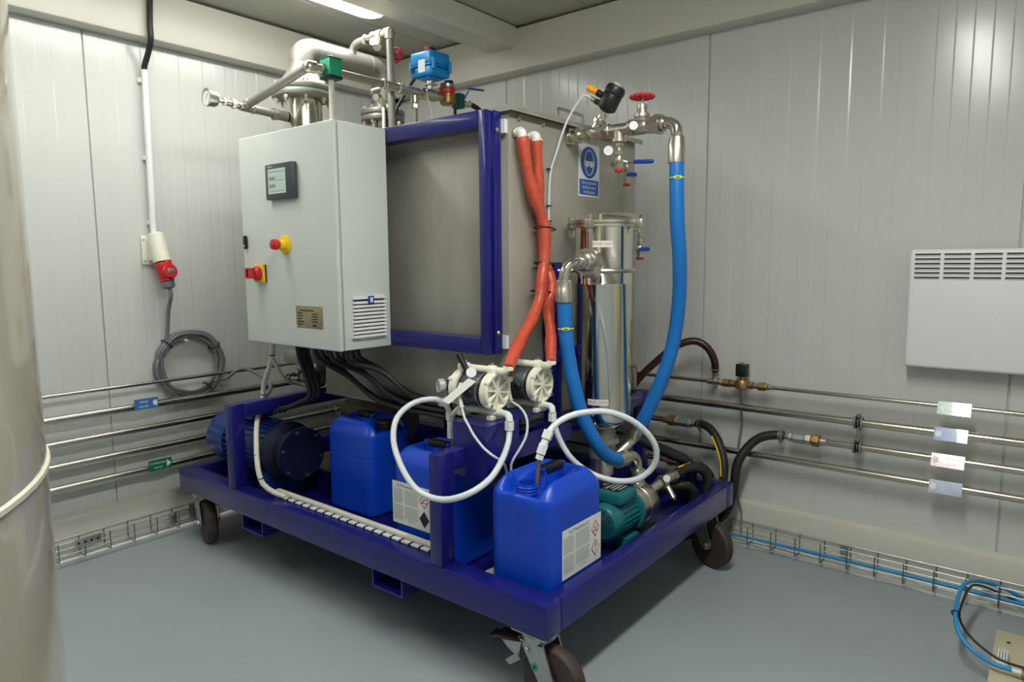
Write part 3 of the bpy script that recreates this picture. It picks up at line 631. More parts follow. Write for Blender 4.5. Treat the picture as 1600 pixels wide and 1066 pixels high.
for k in range(4):
    a = 0.15+PI/2*k; d = Vector((math.cos(a), math.sin(a), 0)); c = Vector((FX, FY, 1.40))+d*0.132
    b = MB(); b.obox(c, (0.03, 0.026, 0.034), d, (0, 0, 1), 0.003); b.cyl(c+Vector((0, 0, -0.03)), c+Vector((0, 0, 0.026)), 0.006, n=10); b.hexn(c+Vector((0, 0, 0.0175)), c+Vector((0, 0, 0.03)), 0.011)
    b.build('swing_bolt', 'steel', fh)
b = MB(); b.tube([(FX+0.10, FY+0.045, 1.412), (FX+0.10, FY+0.045, 1.43), (FX+0.096, FY+0.045, 1.434), (FX-0.075, FY+0.072, 1.434), (FX-0.08, FY+0.073, 1.43), (FX-0.08, FY+0.073, 1.412)], 0.009, 10, smooth=False); b.build('lid_handle', 'steel', fh)
MB().torus((FX, FY, 1.237), (0, 0, 1), 0.1105, 0.0058, 48, 8).build('support_band', 'steel', fh)
MB().cyl((0.955, 1.8775, 1.237), (0.915, 1.925, 1.237), 0.007, n=10).build('support_rod', 'steel', fh)
MB().lathe((FX, FY, 0.0), (0, 0, 1), [(0.05, 0.545), (0.05, 0.60), (0.062, 0.6005), (0.062, 0.618), (0.05, 0.6185), (0.048, 0.6548)], 30).build('outlet_neck', 'duct', fh)
MB().lathe((FX, FY, 0.6), (0, 0, 1), [(0.0, -0.19), (0.03, -0.19), (0.03, -0.13), (0.045, -0.12), (0.045, -0.0555)], 24).build('outlet_valve', 'steel', fh)
bs = MB().lathe((0.928, 2.0, 1.268), (1, 0.18, 0), [(0.05, 0), (0.05, 0.02), (0.047, 0.024), (0.047, 0.04), (0.03, 0.0405)]+[(0.03+0.003*(k % 2), 0.043+0.0045*k) for k in range(8)]+[(0.026, 0.082), (0.026, 0.095)], 32).build('inlet_boss', 'steel', fh)
MB().lathe((0.985, 2.062, 1.236), (0.4, 1, 0.1), [(0.017, 0), (0.017, 0.0012)], 20).build('round_tag', 'zinc', fh)
def bowed_label(name, z, h, a0, a1, s, size):
    b = MB(); n = 8; r0 = 0.1047
    for i in range(n):
        t0, t1 = a0+(a1-a0)*i/n, a0+(a1-a0)*(i+1)/n
        b.quad(*[(FX+r0*math.cos(t), FY+r0*math.sin(t), zz) for t, zz in ((t0, z), (t1, z), (t1, z+h), (t0, z+h))])
    lb = b.build(name, 'label', fh, label='small white label with red lettering')
    cu = bpy.data.curves.new('t', 'FONT'); cu.body = s; cu.size = size; cu.align_x = 'CENTER'; cu.align_y = 'CENTER'; cu.resolution_u = 2
    t = bpy.data.objects.new('t', cu); me = bpy.data.meshes.new_from_object(t)
    am = (a0+a1)/2
    for v_ in me.vertices:
        a = am+v_.co.x*0.86/r0; v_.co = Vector((FX+(r0+0.0004)*math.cos(a), FY+(r0+0.0004)*math.sin(a), z+h/2+v_.co.y))-worg(lb)
    me.materials.clear(); me.materials.append(M['redink']); bpy.data.objects.remove(t); bpy.data.curves.remove(cu)
    ob = bpy.data.objects.new('lettering', me); C.objects.link(ob); ob.parent = lb
    return lb
bowed_label('inlet_label', 1.318, 0.022, 0.16, 0.85, 'ENTRÉE / INLET', 0.0125)
bowed_label('outlet_label', 0.758, 0.022, 0.02, 0.75, 'SORTIE / OUTLET', 0.0125)
def drain_valve(p, label, lever=None, butterfly=None, dz=0.0):
    # ball drain valve hanging down from p
    x, y, z = p
    t = thing('drain_valve', label, 'valve', (x, y, z-0.09))
    b = MB(); b.hexn((x, y, z), (x, y, z-0.014), 0.014); b.bcyl((x, y, z-0.0145), (x, y, z-0.03), 0.010, 0.001); b.hexn((x, y, z-0.0305), (x, y, z-0.042), 0.0165); b.lathe((x, y, z-0.0765), (0, 0, 1), [(0.012, 0), (0.017, 0.008), (0.017, 0.026), (0.012, 0.034)], 16); b.build('body', 'steel', t)
    b = MB(); b.hexn((x, y, z-0.077), (x, y, z-0.091), 0.0145); b.build('outlet_nut', 'steel', t)
    MB().bcyl((x, y, z-0.0912), (x, y, z-0.101), 0.0155, 0.002).build('cap', 'red', t, label='red outlet cap')
    if butterfly:
        d = Vector(butterfly).normalized(); c = Vector((x, y, z-0.06)); s_ = Vector((-d.y, d.x, 0))
        MB().cyl(c+d*0.016, c+d*0.034, 0.006, n=10).build('stem', 'steel', t)
        MB().obox(c+d*0.040, (0.044, 0.011, 0.016), s_, (0, 0, 1), 0.004).build('handle', 'valveblue', t, label='blue butterfly handle')
    if lever:
        l0, l1 = Vector(lever[0]), Vector(lever[1]); d = (l1-l0).normalized()
        MB().cyl((x, y, z-0.06), l0-d*0.02, 0.006, n=10).build('stem', 'steel', t)
        MB().tube([l0-d*0.02, l0+d*0.01], 0.005, 8, smooth=False).build('lever_arm', 'steel', t)
        MB().obox((l0+l1)/2+d*0.006, ((l1-l0).length, 0.018, 0.014), d, (0, 0, 1), 0.005).build('handle', 'valveblue', t, label='blue sleeved lever handle')
    return t
MB().tube([(0.735, 1.965, 1.394), (0.66, 1.955, 1.394), (0.545, 1.978, 1.394), (0.532, 1.98, 1.388), (0.53, 1.98, 1.376)], 0.008, 10, 0.01).build('vent_elbow', 'steel', fh)
drain_valve((0.53, 1.98, 1.375), 'small vent valve with blue handle on the filter housing lid', butterfly=(0.6, 0.8, 0))

# blue hoses
cor = lambda i: 1.0+0.018*(1 if i % 3 == 0 else 0)
ba = [(1.094, 2.0, 1.146), (1.09, 2.005, 1.031), (1.082, 2.012, 0.942), (1.070, 2.03, 0.833), (1.046, 2.05, 0.731), (1.005, 2.08, 0.638), (0.945, 2.09, 0.583), (0.87, 2.10, 0.556)]
bh1 = hose('blue_hose', ba, 0.0245, 'bluehose', 'blue rubber hose from the filter inlet elbow down to the green pump', 'hose', n=20, step=0.009, wob=cor)
b = MB(); b.tube([(1.015, 2.016, 1.268), (1.05, 2.018, 1.268), (1.082, 2.012, 1.258), (1.097, 2.004, 1.232), (1.097, 2.001, 1.20)], 0.017, 16, 0.008); b.build('inlet_elbow', 'polish', bh1)
b = MB(); b.lathe((1.0965, 2.0005, 1.21), (-0.03, 0, -1), [(0.02, 0), (0.026, 0.006), (0.026, 0.03), (0.0285, 0.034), (0.0285, 0.075)], 24); b.build('ferrule', 'steel', bh1)
b = MB(); b.tube([(0.886, 2.099, 0.558), (0.83, 2.103, 0.557), (0.785, 2.102, 0.549), (0.757, 2.1, 0.525), (0.748, 2.1, 0.485), (0.748, 2.1, 0.445)], 0.019, 16, 0.01); b.lathe((0.748, 2.1, 0.43), (0, 0, 1), [(0.03, 0), (0.03, 0.012), (0.026, 0.014), (0.026, 0.045), (0.029, 0.047), (0.029, 0.06), (0.021, 0.064)], 24); b.build('outlet_elbow', 'steel', bh1)
b = MB(); b.lathe((0.893, 2.0975, 0.5585), (-1, 0.05, -0.04), [(0.0285, -0.004), (0.0285, 0.05), (0.021, 0.056)], 24); b.build('ferrule', 'steel', bh1)
def zip_label(h, c, ax, r):
    MB().torus(c, ax, r, 0.0022, 24, 6).build('yellow_tie', 'lime', h, label='yellow-green cable tie with a flag')
    MB().obox(Vector(c)+Vector((0.82, 0.57, 0))*r, (0.024, 0.003, 0.010), (-0.57, 0.82, 0.06), (0, 0, 1), 0.001).build('tie_flag', 'lime', h)
    MB().obox(Vector(c)+Vector((0.82, 0.57, 0))*(r+0.0018), (0.014, 0.0006, 0.004), (-0.57, 0.82, 0.06), (0, 0, 1)).build('tie_mark', 'dgreen', h)
zip_label(bh1, (1.0905, 2.005, 1.045), (0.03, 0, 1), 0.0255)
bb = [(0.818, 2.266, 1.612), (0.822, 2.27, 1.562), (0.823, 2.275, 1.414), (0.796, 2.275, 1.264), (0.763, 2.26, 1.13), (0.749, 2.235, 0.981), (0.758, 2.2, 0.852), (0.768, 2.15, 0.725), (0.768, 2.108, 0.645)]
bh2 = hose('blue_hose', bb, 0.0245, 'bluehose', 'long blue rubber hose hanging from the high valve manifold', 'hose', n=20, step=0.009, wob=cor)
b = MB(); b.lathe((0.818, 2.266, 1.685), (0, 0, -1), [(0.02, 0), (0.026, 0.008), (0.026, 0.022), (0.0285, 0.026), (0.0285, 0.09)], 24); b.build('ferrule', 'steel', bh2)
b = MB(); b.lathe((0.7685, 2.116, 0.66), (0.0, -0.45, -0.87), [(0.0285, -0.004), (0.0285, 0.04), (0.022, 0.05)], 24); b.tube([(0.7685, 2.10, 0.622), (0.785, 2.078, 0.59), (0.82, 2.06, 0.562), (0.852, 2.03, 0.53), (0.85, 2.01, 0.50)], 0.018, 14, 0.01); b.build('outlet_elbow', 'steel', bh2)
zip_label(bh2, (0.822, 2.2695, 1.545), (0, 0, 1), 0.0255)

# ------------------------------------------------------------------ valve manifold above the tank side
mf = thing('valve_manifold', 'horizontal stainless pipe run with unions leaving the tank side', 'pipe run', (0.818, 2.0, 1.73))
X0, Z0 = 0.818, 1.73
def Yp(y, dx=0, dz=0): return (X0+dx, y, Z0+dz)
b = MB(); b.hexn(Yp(1.829), Yp(1.846), 0.032); b.bcyl(Yp(1.8465), Yp(1.872), 0.022); b.hexn(Yp(1.8725), Yp(1.888), 0.03); b.build('tank_union', 'steel', mf)
MB().cyl(Yp(1.8885), Yp(1.914), 0.019, n=20).build('nipple', 'steel', mf)
b = MB(); b.bcyl(Yp(1.998), Yp(2.012), 0.026); b.cyl(Yp(2.0125), Yp(2.08), 0.021, n=20); b.bcyl(Yp(2.0805), Yp(2.094), 0.026); b.lathe(Yp(2.046, 0, -0.0), (0, 0, -1), [(0.021, 0), (0.021, 0.03), (0.026, 0.031), (0.026, 0.043)], 20); b.build('tee', 'steel', mf)
b = MB(); b.hexn(Yp(2.1755), Yp(2.187), 0.03); b.hexn(Yp(2.1885), Yp(2.208), 0.036); b.bcyl(Yp(2.2085), Yp(2.222), 0.027); b.build('union', 'steel', mf)
MB().tube([Yp(2.2225), Yp(2.235, 0, 0), Yp(2.256, 0, -0.012), Yp(2.266, 0, -0.034), Yp(2.266, 0, -0.06)], 0.0195, 18, 0.006).build('bend', 'polish', mf)
av = thing('angle_seat_valve', 'black angled actuator valve with an orange plug above the manifold', 'valve', (X0, 1.955, 1.73))
d = Vector((0, 0.52, 0.80)).normalized(); c0 = Vector(Yp(1.94))
b = MB(); b.hexn(Yp(1.9145), Yp(1.926), 0.028); b.lathe(Yp(1.9265), (0, 1, 0), [(0.02, 0), (0.025, 0.012), (0.025, 0.04), (0.02, 0.056)], 18); b.hexn(Yp(1.9835), Yp(1.9975), 0.028)
b.lathe(c0+d*0.018, d, [(0.017, 0), (0.017, 0.02), (0.024, 0.022), (0.024, 0.036), (0.015, 0.038), (0.015, 0.052), (0.012, 0.066)], 18); b.build('body', 'steel', av)
MB().lathe(c0+d*0.085, d, [(0.018, 0), (0.033, 0.01), (0.0345, 0.014), (0.0345, 0.062), (0.032, 0.066), (0.036, 0.068), (0.036, 0.082), (0.03, 0.094), (0.018, 0.097)], 28).build('actuator', 'black', av)
MB().lathe(c0+d*0.1822, d, [(0.018, 0), (0.018, 0.008), (0.012, 0.009)], 20).build('indicator', 'clear', av)
e = Vector((0.25, -0.80, 0.52)).normalized()
MB().bcyl(c0+d*0.128+e*0.034, c0+d*0.128+e*0.058, 0.012, 0.002).build('air_port', 'black', av)
MB().bcyl(c0+d*0.10+e*0.033, c0+d*0.10+e*0.05, 0.010, 0.002).build('air_port', 'black', av)
MB().cyl(c0+d*0.128+e*0.0585, c0+d*0.128+e*0.097, 0.011, 0.012, n=14).build('plug', 'orange', av, label='orange silencer plug')
q0 = c0+d*0.10+e*0.051
b = MB(); b.bcyl(q0, q0+e*0.018, 0.008, 0.001); b.build('tube_fitting', 'steel', av)
q1 = q0+e*0.018
stube = hose('air_tube', [q1, q1+e*0.03+Vector((0.005, 0, -0.006)), (0.868, 1.874, 1.80), (0.905, 1.866, 1.735), (0.93, 1.855, 1.66), (0.945, 1.838, 1.58), (0.95, 1.8345, 1.42), (0.95, 1.8345, 1.275)], 0.0042, 'tube', 'thin white air tube arching from the black valve down the tank face', 'tube', n=8)
for z in (1.60, 1.47, 1.415):
    MB().obox((0.949, 1.8365, z), (0.022, 0.012, 0.004), (1, 0, 0), (0, 0, 1), 0.001).build('cable_tie', 'black', stube)
gv = thing('gate_valve', 'steel gate valve with red handwheel on the manifold', 'valve', (X0, 2.135, 1.73))
b = MB(); b.hexn(Yp(2.0945), Yp(2.108), 0.03); b.lathe(Yp(2.1085), (0, 1, 0), [(0.022, 0), (0.027, 0.01), (0.027, 0.04), (0.022, 0.05)], 18); b.hexn(Yp(2.1605), Yp(2.175), 0.03)
b.lathe(Yp(2.135, 0, 0.018), (0, 0, 1), [(0.022, 0), (0.024, 0.012), (0.028, 0.013), (0.028, 0.024), (0.02, 0.026), (0.016, 0.04), (0.018, 0.041), (0.018, 0.054), (0.008, 0.056)], 18); b.build('body', 'steel', gv)
MB().cyl(Yp(2.135, 0, 0.0745), Yp(2.135, 0, 0.098), 0.005, n=10).build('spindle', 'steel', gv)
hw = MB(); hw.torus(Yp(2.135, 0, 0.099), (0, 0, 1), 0.034, 0.0062, 32, 8); hw.bcyl(Yp(2.135, 0, 0.092), Yp(2.135, 0, 0.106), 0.011)
for k in range(5):
    a = 2*PI*k/5; hw.cyl(Yp(2.135, 0, 0.099), (X0+0.034*math.cos(a), 2.135+0.034*math.sin(a), Z0+0.099), 0.0045, n=8)
for k in range(12):
    a = 2*PI*k/12; hw.sphere((X0+0.037*math.cos(a), 2.135+0.037*math.sin(a), Z0+0.099), 0.0075, 8, 5)
hw.build('handwheel', 'darkred', gv)
MB().lathe((X0+0.036, 2.122, Z0+0.0), (1, 0.6, 0), [(0.015, 0), (0.015, 0.0012)], 20).build('round_tag', 'white', gv)
MB().lathe((X0+0.026, 2.018, Z0-0.072), (1, 0.6, 0), [(0.0165, 0), (0.0165, 0.0012)], 20).build('round_tag', 'white', mf)
drain_valve((X0, 2.046, 1.685), 'drain valve with long blue lever under the manifold tee', lever=((0.80, 2.09, 1.617), (0.80, 2.165, 1.612)))
sn = MB().tube([(0.50, 1.8285, 1.668), (0.50, 1.885, 1.668), (0.50, 1.9, 1.662), (0.50, 1.9, 1.65)], 0.008, 10, 0.008).build('sampling_elbow', 'steel', tank)
drain_valve((0.50, 1.9, 1.672), 'sampling valve with blue butterfly handle on the tank side', butterfly=(0.55, 0.83, 0))

# eye protection sign on the tank
sg = thing('safety_sign', 'blue and white eye protection sign on the tank side', 'sign', (0.672, 1.829, 1.523))
MB().box((0.597, 1.8284, 1.520), (0.748, 1.8296, 1.722), 0.0004).build('sheet', 'signwhite', sg)
SX, SZ, SY = 0.6725, 1.652, 1.8297
def oval(b, rx, rz, y0, y1, cx=SX, cz=SZ, n=36):
    b.prism([(cx+rx*math.cos(2*PI*i/n), y0, cz+rz*math.sin(2*PI*i/n)) for i in range(n)], (0, y1-y0, 0)); return b
oval(MB(), 0.061, 0.061, SY, SY+0.0004).build('blue_disc', 'signblue', sg)
head = [(0.0, 0.046), (0.016, 0.042), (0.027, 0.030), (0.031, 0.012), (0.034, 0.006), (0.034, -0.008), (0.029, -0.014), (0.026, -0.026), (0.016, -0.043), (0.0, -0.049)]
outl = [(SX-x, SY+0.0008, SZ+z) for x, z in head]+[(SX+x, SY+0.0008, SZ+z) for x, z in reversed(head[1:-1])]
MB().tube(outl, 0.0021, 6, smooth=False, closed=True).build('head_outline', 'signwhite', sg)
b = MB()
for s in (-1, 1): oval(b, 0.0125, 0.0115, SY+0.0005, SY+0.0011, SX+s*0.0145, SZ-0.006, 20)
b.box((SX-0.031, SY+0.0005, SZ+0.001), (SX+0.031, SY+0.001, SZ+0.005)); b.build('goggles', 'signwhite', sg)
MB().box((0.604, SY, 1.527), (0.741, SY+0.0004, 1.586)).build('text_panel', 'signblue', sg)
for k, s in enumerate(('Eye protection', 'must be worn', 'in this area')):
    text(s, 0.0185, (SX, SY+0.0007, 1.5745-0.0178*k), (-1, 0, 0), (0, 0, 1), 'signwhite', sg, sx=0.95)

# ------------------------------------------------------------------ green pump at the right of the deck
gp = thing('centrifugal_pump', 'teal green motor pump with steel head on the cart deck', 'pump', (0.88, 2.1, 0.2505))
GX, GY, GZ = 0.80, 2.10, 0.358
MB().lathe((1.015, GY, GZ), (-1, 0, 0), [(0.03, 0.004), (0.056, 0.003), (0.064, 0.01), (0.066, 0.02), (0.066, 0.06)], 32).build('fan_cover', 'teal', gp)
for k in range(5): MB().torus((1.0135-0.0, GY, GZ), (1, 0, 0), 0.012+0.0095*k, 0.0016, 24, 6).build('grille_ring', 'teal', gp)
MB().bcyl((0.955, GY, GZ), (0.835, GY, GZ), 0.054, 0.002, 28).build('stator', 'teal', gp)
for k in range(22):
    a = 2*PI*k/22; d = Vector((0, math.cos(a), math.sin(a)))
    MB().obox(Vector((0.895, GY, GZ))+d*0.0575, (0.112, 0.003, 0.012), (1, 0, 0), d).build('cooling_fin', 'teal', gp)
MB().lathe((0.8345, GY, GZ), (-1, 0, 0), [(0.068, 0), (0.076, 0.004), (0.076, 0.016), (0.07, 0.02)], 32).build('flange', 'teal', gp)
tb = MB().box((0.855, GY-0.045, GZ+0.064), (0.975, GY+0.058, GZ+0.102), 0.008).build('terminal_box', 'teal', gp)
MB().box((0.862, GY-0.035, GZ+0.1022), (0.945, GY+0.03, GZ+0.1032)).build('rating_plate', 'black', tb)
b = MB()
for k in range(4): b.box((0.868, GY-0.028+0.015*k, GZ+0.1033), (0.938-0.012*(k % 2), GY-0.021+0.015*k, GZ+0.1037))
stuff(b.build('plate_print', 'greyprint', tb))
MB().lathe((0.814, GY, GZ), (-1, 0, 0), [(0.066, 0), (0.07, 0.003), (0.07, 0.05), (0.0725, 0.052), (0.0725, 0.064), (0.069, 0.067), (0.069, 0.115), (0.064, 0.122), (0.02, 0.124)], 36).build('pump_head', 'steel', gp)
MB().cyl((0.748, 2.1, GZ+0.066), (0.748, 2.1, 0.43), 0.022, n=18).build('discharge_port', 'steel', gp)
MB().box((0.84, GY-0.06, 0.2505), (0.93, GY+0.06, 0.29), 0.003).build('foot', 'teal', gp)
MB().box((0.69, GY-0.05, 0.2505), (0.80, GY+0.05, 0.2865), 0.003).build('foot', 'steel', gp)
for s in (-1, 1): MB().bcyl((0.855, GY+s*0.068, 0.2505), (0.855, GY+s*0.068, 0.268), 0.012, 0.003, 6).build('foot_bolt', 'zinc', gp)
b = MB(); b.cyl((0.66, 2.1, 0.375), (0.60, 2.12, 0.40), 0.02, n=14); b.hexn((0.60, 2.12, 0.40), (0.575, 2.122, 0.402), 0.028); b.bcyl((0.5745, 2.122, 0.402), (0.52, 2.125, 0.405), 0.022); b.hexn((0.5195, 2.125, 0.405), (0.49, 2.127, 0.406), 0.026); b.cyl((0.57, 2.135, 0.385), (0.582, 2.17, 0.345), 0.013, n=12); b.build('suction_valve', 'steel', gp)
MB().bcyl((0.5822, 2.1706, 0.3443), (0.585, 2.178, 0.337), 0.011, 0.002).build('drain_cap', 'black', gp)
MB().lathe((0.60, 2.148, 0.425), (0.8, 0.6, 0.3), [(0.014, 0), (0.014, 0.0012)], 18).build('round_tag', 'white', gp)
ga = hose('suction_hose', [(0.492, 2.127, 0.406), (0.43, 2.132, 0.412), (0.4, 2.15, 0.418), (0.362, 2.178, 0.415), (0.335, 2.20, 0.385), (0.332, 2.203, 0.335), (0.345, 2.203, 0.273)], 0.021, 'rubber', 'thick black rubber hose with yellow marking on the green pump inlet', 'hose', n=14)
gb = hose('drain_hose', [(0.55, 2.06, 0.33), (0.50, 2.09, 0.345), (0.45, 2.128, 0.352), (0.415, 2.155, 0.345), (0.395, 2.172, 0.315), (0.395, 2.172, 0.273)], 0.021, 'rubber', 'second black rubber hose with yellow marking lying beside the green pump', 'hose', n=14)
MB().obox((0.42, 2.139, 0.4345), (0.07, 0.006, 0.001), (-1, 0.35, 0.1), (0.35, 0.5, 0.9)).build('yellow_mark', 'yellow', ga)
for k in range(7): MB().obox((0.51-0.013*k, 2.092+0.010*k+0.012, 0.356+0.0018*k), (0.008, 0.001, 0.006), (-1, 0.7, 0.1), (0.3, 0.5, 0.8)).build('yellow_mark', 'yellow', gb)
# fittings under the filter
uv = thing('ball_valve_cluster', 'steel ball valves and unions under the filter housing', 'valve', (0.92, 1.968, 0.42))
b = MB(); b.bcyl((0.84, 1.95, 0.44), (0.84, 2.06, 0.44), 0.024); b.hexn((0.885, 1.968, 0.44), (0.91, 1.968, 0.44), 0.03); b.bcyl((0.9105, 1.968, 0.44), (0.97, 1.968, 0.44), 0.022); b.hexn((0.9705, 1.968, 0.44), (0.99, 1.968, 0.44), 0.028); b.cyl((0.84, 1.968, 0.2505), (0.84, 1.968, 0.409), 0.02, n=14); b.build('body', 'steel', uv)
b = MB(); b.bcyl((0.99, 1.968, 0.44), (1.05, 1.975, 0.44), 0.018); b.hexn((1.051, 1.975, 0.44), (1.07, 1.972, 0.44), 0.024); b.build('end_union', 'steel', uv)
MB().bcyl((0.94, 2.02, 0.462), (0.94, 2.03, 0.49), 0.012, 0.002).build('knob', 'red', uv)
th = hose('return_hose', [(0.72, 1.95, 0.50), (0.62, 1.94, 0.535), (0.5, 1.953, 0.537), (0.455, 2.01, 0.503), (0.405, 2.07, 0.468), (0.365, 2.11, 0.44), (0.34, 2.13, 0.405), (0.332, 2.13, 0.35), (0.345, 2.10, 0.277)], 0.024, 'rubber', 'thick grey-black hose sloping down to the rear cart corner', 'hose', n=14)
MB().lathe((0.74, 1.952, 0.495), (-1, -0.1, 0.2), [(0.05, 0), (0.058, 0.005), (0.058, 0.05), (0.03, 0.07)], 24).build('end_coupling', 'hub', th)
# ------------------------------------------------------------------ columns and duct above the cabinet
hx = thing('exhaust_duct', 'thick steel duct bending over two flanged columns behind the cabinet', 'duct', (0.88, 0.6, 0.692))
def column(cx, cy, r, z0, z1, fr_, flz, name):
    c = MB().lathe((cx, cy, 0), (0, 0, 1), [(r, z0), (r, z1)], 36).build(name, 'pipe', hx)
    for k, zf in enumerate(flz):
        b = MB(); b.lathe((cx, cy, zf), (0, 0, 1), [(fr_-0.002, 0), (fr_, 0.003), (fr_, 0.022), (fr_-0.002, 0.025)], 40); b.build('flange', 'duct', c)
        MB().lathe((cx, cy, zf+0.0252), (0, 0, 1), [(fr_-0.004, 0), (fr_-0.004, 0.0045)], 40).build('gasket', 'green' if k == 0 and r > 0.08 else 'black', c)
        b = MB(); b.lathe((cx, cy, zf+0.030), (0, 0, 1), [(fr_-0.002, 0), (fr_, 0.003), (fr_, 0.020), (fr_-0.003, 0.024)], 40); b.build('flange', 'duct', c)
        for i in range(8):
            a = 2*PI*i/8+0.3; p = Vector((cx+(fr_-0.02)*math.cos(a), cy+(fr_-0.02)*math.sin(a), zf))
            b = MB(); b.hexn(p-Vector((0, 0, 0.014)), p-Vector((0, 0, 0.0005)), 0.012); b.cyl(p-Vector((0, 0, 0.026)), p+Vector((0, 0, 0.07)), 0.007, n=10); b.hexn(p+Vector((0, 0, 0.0545)), p+Vector((0, 0, 0.067)), 0.012); b.build('bolt', 'steel', c)
    return c
c_a = column(1.11, 0.6, 0.083, 0.94, 2.002, 0.132, (1.996,), 'column_shell')
MB().lathe((1.11, 0.6, 0), (0, 0, 1), [(0.03, 0.692), (0.05, 0.70), (0.075, 0.78), (0.083, 0.82), (0.083, 0.94)], 32).build('column_sump', 'pipe', hx)
b = MB(); b.lathe((1.11, 0.6, 0.822), (0, 0, 1), [(0.128, 0), (0.13, 0.003), (0.13, 0.05), (0.128, 0.053)], 40); b.build('flange', 'duct', hx)
for k in range(9):
    a = 2*PI*k/9; MB().torus((1.17+0.062*math.cos(a), 0.60+0.062*math.sin(a), 0.752), (-math.sin(a), math.cos(a), 0.0), 0.012, 0.003, 12, 6).build('cable_tie', 'black', hx)
MB().torus((1.17, 0.60, 0.752), (0, 0, 1), 0.062, 0.009, 30, 8).build('coiled_cable', 'greycable', hx)
MB().lathe((1.11, 0.6, 0), (0, 0, 1), [(0.108, 2.0515), (0.102, 2.062), (0.072, 2.10), (0.055, 2.135), (0.053, 2.15)], 40).build('reducer_cone', 'duct', hx)
MB().tube([(1.11, 0.6, 2.145), (1.11, 0.6, 2.158), (1.106, 0.6, 2.178), (1.092, 0.6, 2.200), (1.07, 0.6, 2.212), (1.04, 0.6, 2.216), (0.95, 0.6, 2.216), (0.73, 0.6, 2.216), (0.695, 0.6, 2.21), (0.665, 0.6, 2.19), (0.650, 0.6, 2.16), (0.646, 0.6, 2.12), (0.646, 0.6, 2.06)], 0.053, 28, 0.012).build('duct_pipe', 'duct', hx)
for p in ((1.035, 2.2165), (0.735, 2.2165)):
    MB().torus((p[0], 0.6, p[1]), (1, 0, 0), 0.0525, 0.0022, 36, 6).build('weld_seam', 'duct', hx)
column(0.646, 0.6, 0.066, 0.6935, 1.97, 0.108, (1.966,), 'column_shell')
MB().lathe((0.646, 0.6, 0), (0, 0, 1), [(0.06, 2.021), (0.05, 2.04), (0.049, 2.06)], 30).build('reducer_cone', 'duct', hx)
# condensate riser with strainer and red wheel valve
rp = thing('vent_riser', 'thin vertical steel pipe rising from the tank lid and turning onto the duct', 'pipe', (0.846, 0.89, 1.7895))
MB().cyl((0.846, 0.89, 1.7895), (0.846, 0.89, 2.258), 0.0165, n=18).build('riser', 'duct', rp)
b = MB(); b.bcyl((0.846, 0.89, 2.2585), (0.846, 0.89, 2.30), 0.0225, 0.003); b.bcyl((0.846, 0.905, 2.288), (0.846, 0.862, 2.288), 0.0225, 0.003); b.build('corner_elbow', 'steel', rp)
b = MB(); b.cyl((0.846, 0.8615, 2.288), (0.846, 0.84, 2.289), 0.016, n=14); b.lathe((0.846, 0.84, 2.289), (0, -1, 0), [(0.021, 0), (0.023, 0.006), (0.023, 0.035), (0.02, 0.045)], 16); b.cyl((0.85, 0.825, 2.285), (0.88, 0.845, 2.235), 0.017, n=14); b.hexn((0.88, 0.845, 2.235), (0.888, 0.85, 2.222), 0.02); b.build('strainer', 'steel', rp)
b = MB(); b.hexn((0.846, 0.7945, 2.289), (0.846, 0.772, 2.289), 0.024); b.cyl((0.846, 0.7715, 2.289), (0.846, 0.74, 2.289), 0.017, n=14); b.hexn((0.846, 0.7395, 2.289), (0.846, 0.72, 2.289), 0.024); b.build('check_valve', 'steel', rp)
b = MB(); b.tube([(0.846, 0.7195, 2.289), (0.846, 0.675, 2.287), (0.846, 0.645, 2.277), (0.846, 0.632, 2.262), (0.846, 0.630, 2.246)], 0.018, 14, 0.01); b.build('bend', 'duct', rp)
MB().lathe((0.868, 0.80, 2.262), (1, 0.5, 0), [(0.016, 0), (0.016, 0.001)], 20).build('round_tag', 'white', rp)
b = MB(); b.torus((0.80, 0.872, 2.205), (1, 0.35, 0.2), 0.033, 0.006, 28, 8); b.cyl((0.80, 0.872, 2.205), (0.83, 0.884, 2.212), 0.007, n=10)
for k in range(4):
    u_, w_ = frame((1, 0.35, 0.2)); a = PI/4+PI/2*k; b.cyl((0.80, 0.872, 2.205), Vector((0.80, 0.872, 2.205))+(u_*math.cos(a)+w_*math.sin(a))*0.033, 0.0045, n=8)
b.build('handwheel', 'darkred', rp)

# instrument line in front of the columns
il = thing('instrument_line', 'steel instrument pipe sloping up from a tee at the column to the blue actuator', 'pipe', (0.95, 0.9, 2.0))
b = MB(); b.cyl((1.197, 0.6, 1.909), (1.245, 0.6, 1.911), 0.022, n=16); b.hexn((1.2455, 0.6, 1.911), (1.262, 0.6, 1.911), 0.027); b.build('column_socket', 'duct', il)
MB().cyl((1.2625, 0.6, 1.911), (1.352, 0.6, 1.915), 0.0165, n=16).build('lower_pipe', 'duct', il)
b = MB(); b.bcyl((1.3525, 0.6, 1.915), (1.367, 0.6, 1.915), 0.021); b.bcyl((1.3675, 0.6, 1.916), (1.42, 0.6, 1.918), 0.018); b.cyl((1.393, 0.605, 1.920), (1.387, 0.63, 1.929), 0.021, n=16); b.build('tee', 'steel', il)
b = MB(); b.bcyl((1.4205, 0.6, 1.919), (1.437, 0.6, 1.92), 0.014); b.hexn((1.4375, 0.6, 1.92), (1.452, 0.6, 1.921), 0.020); b.bcyl((1.4525, 0.6, 1.921), (1.478, 0.6, 1.922), 0.013); b.hexn((1.4785, 0.6, 1.922), (1.488, 0.6, 1.923), 0.017); b.cyl((1.465, 0.6, 1.934), (1.465, 0.6, 1.95), 0.006, n=8); b.cyl((1.4885, 0.6, 1.923), (1.515, 0.6, 1.925), 0.007, n=10); b.build('gauge_cock', 'steel', il)
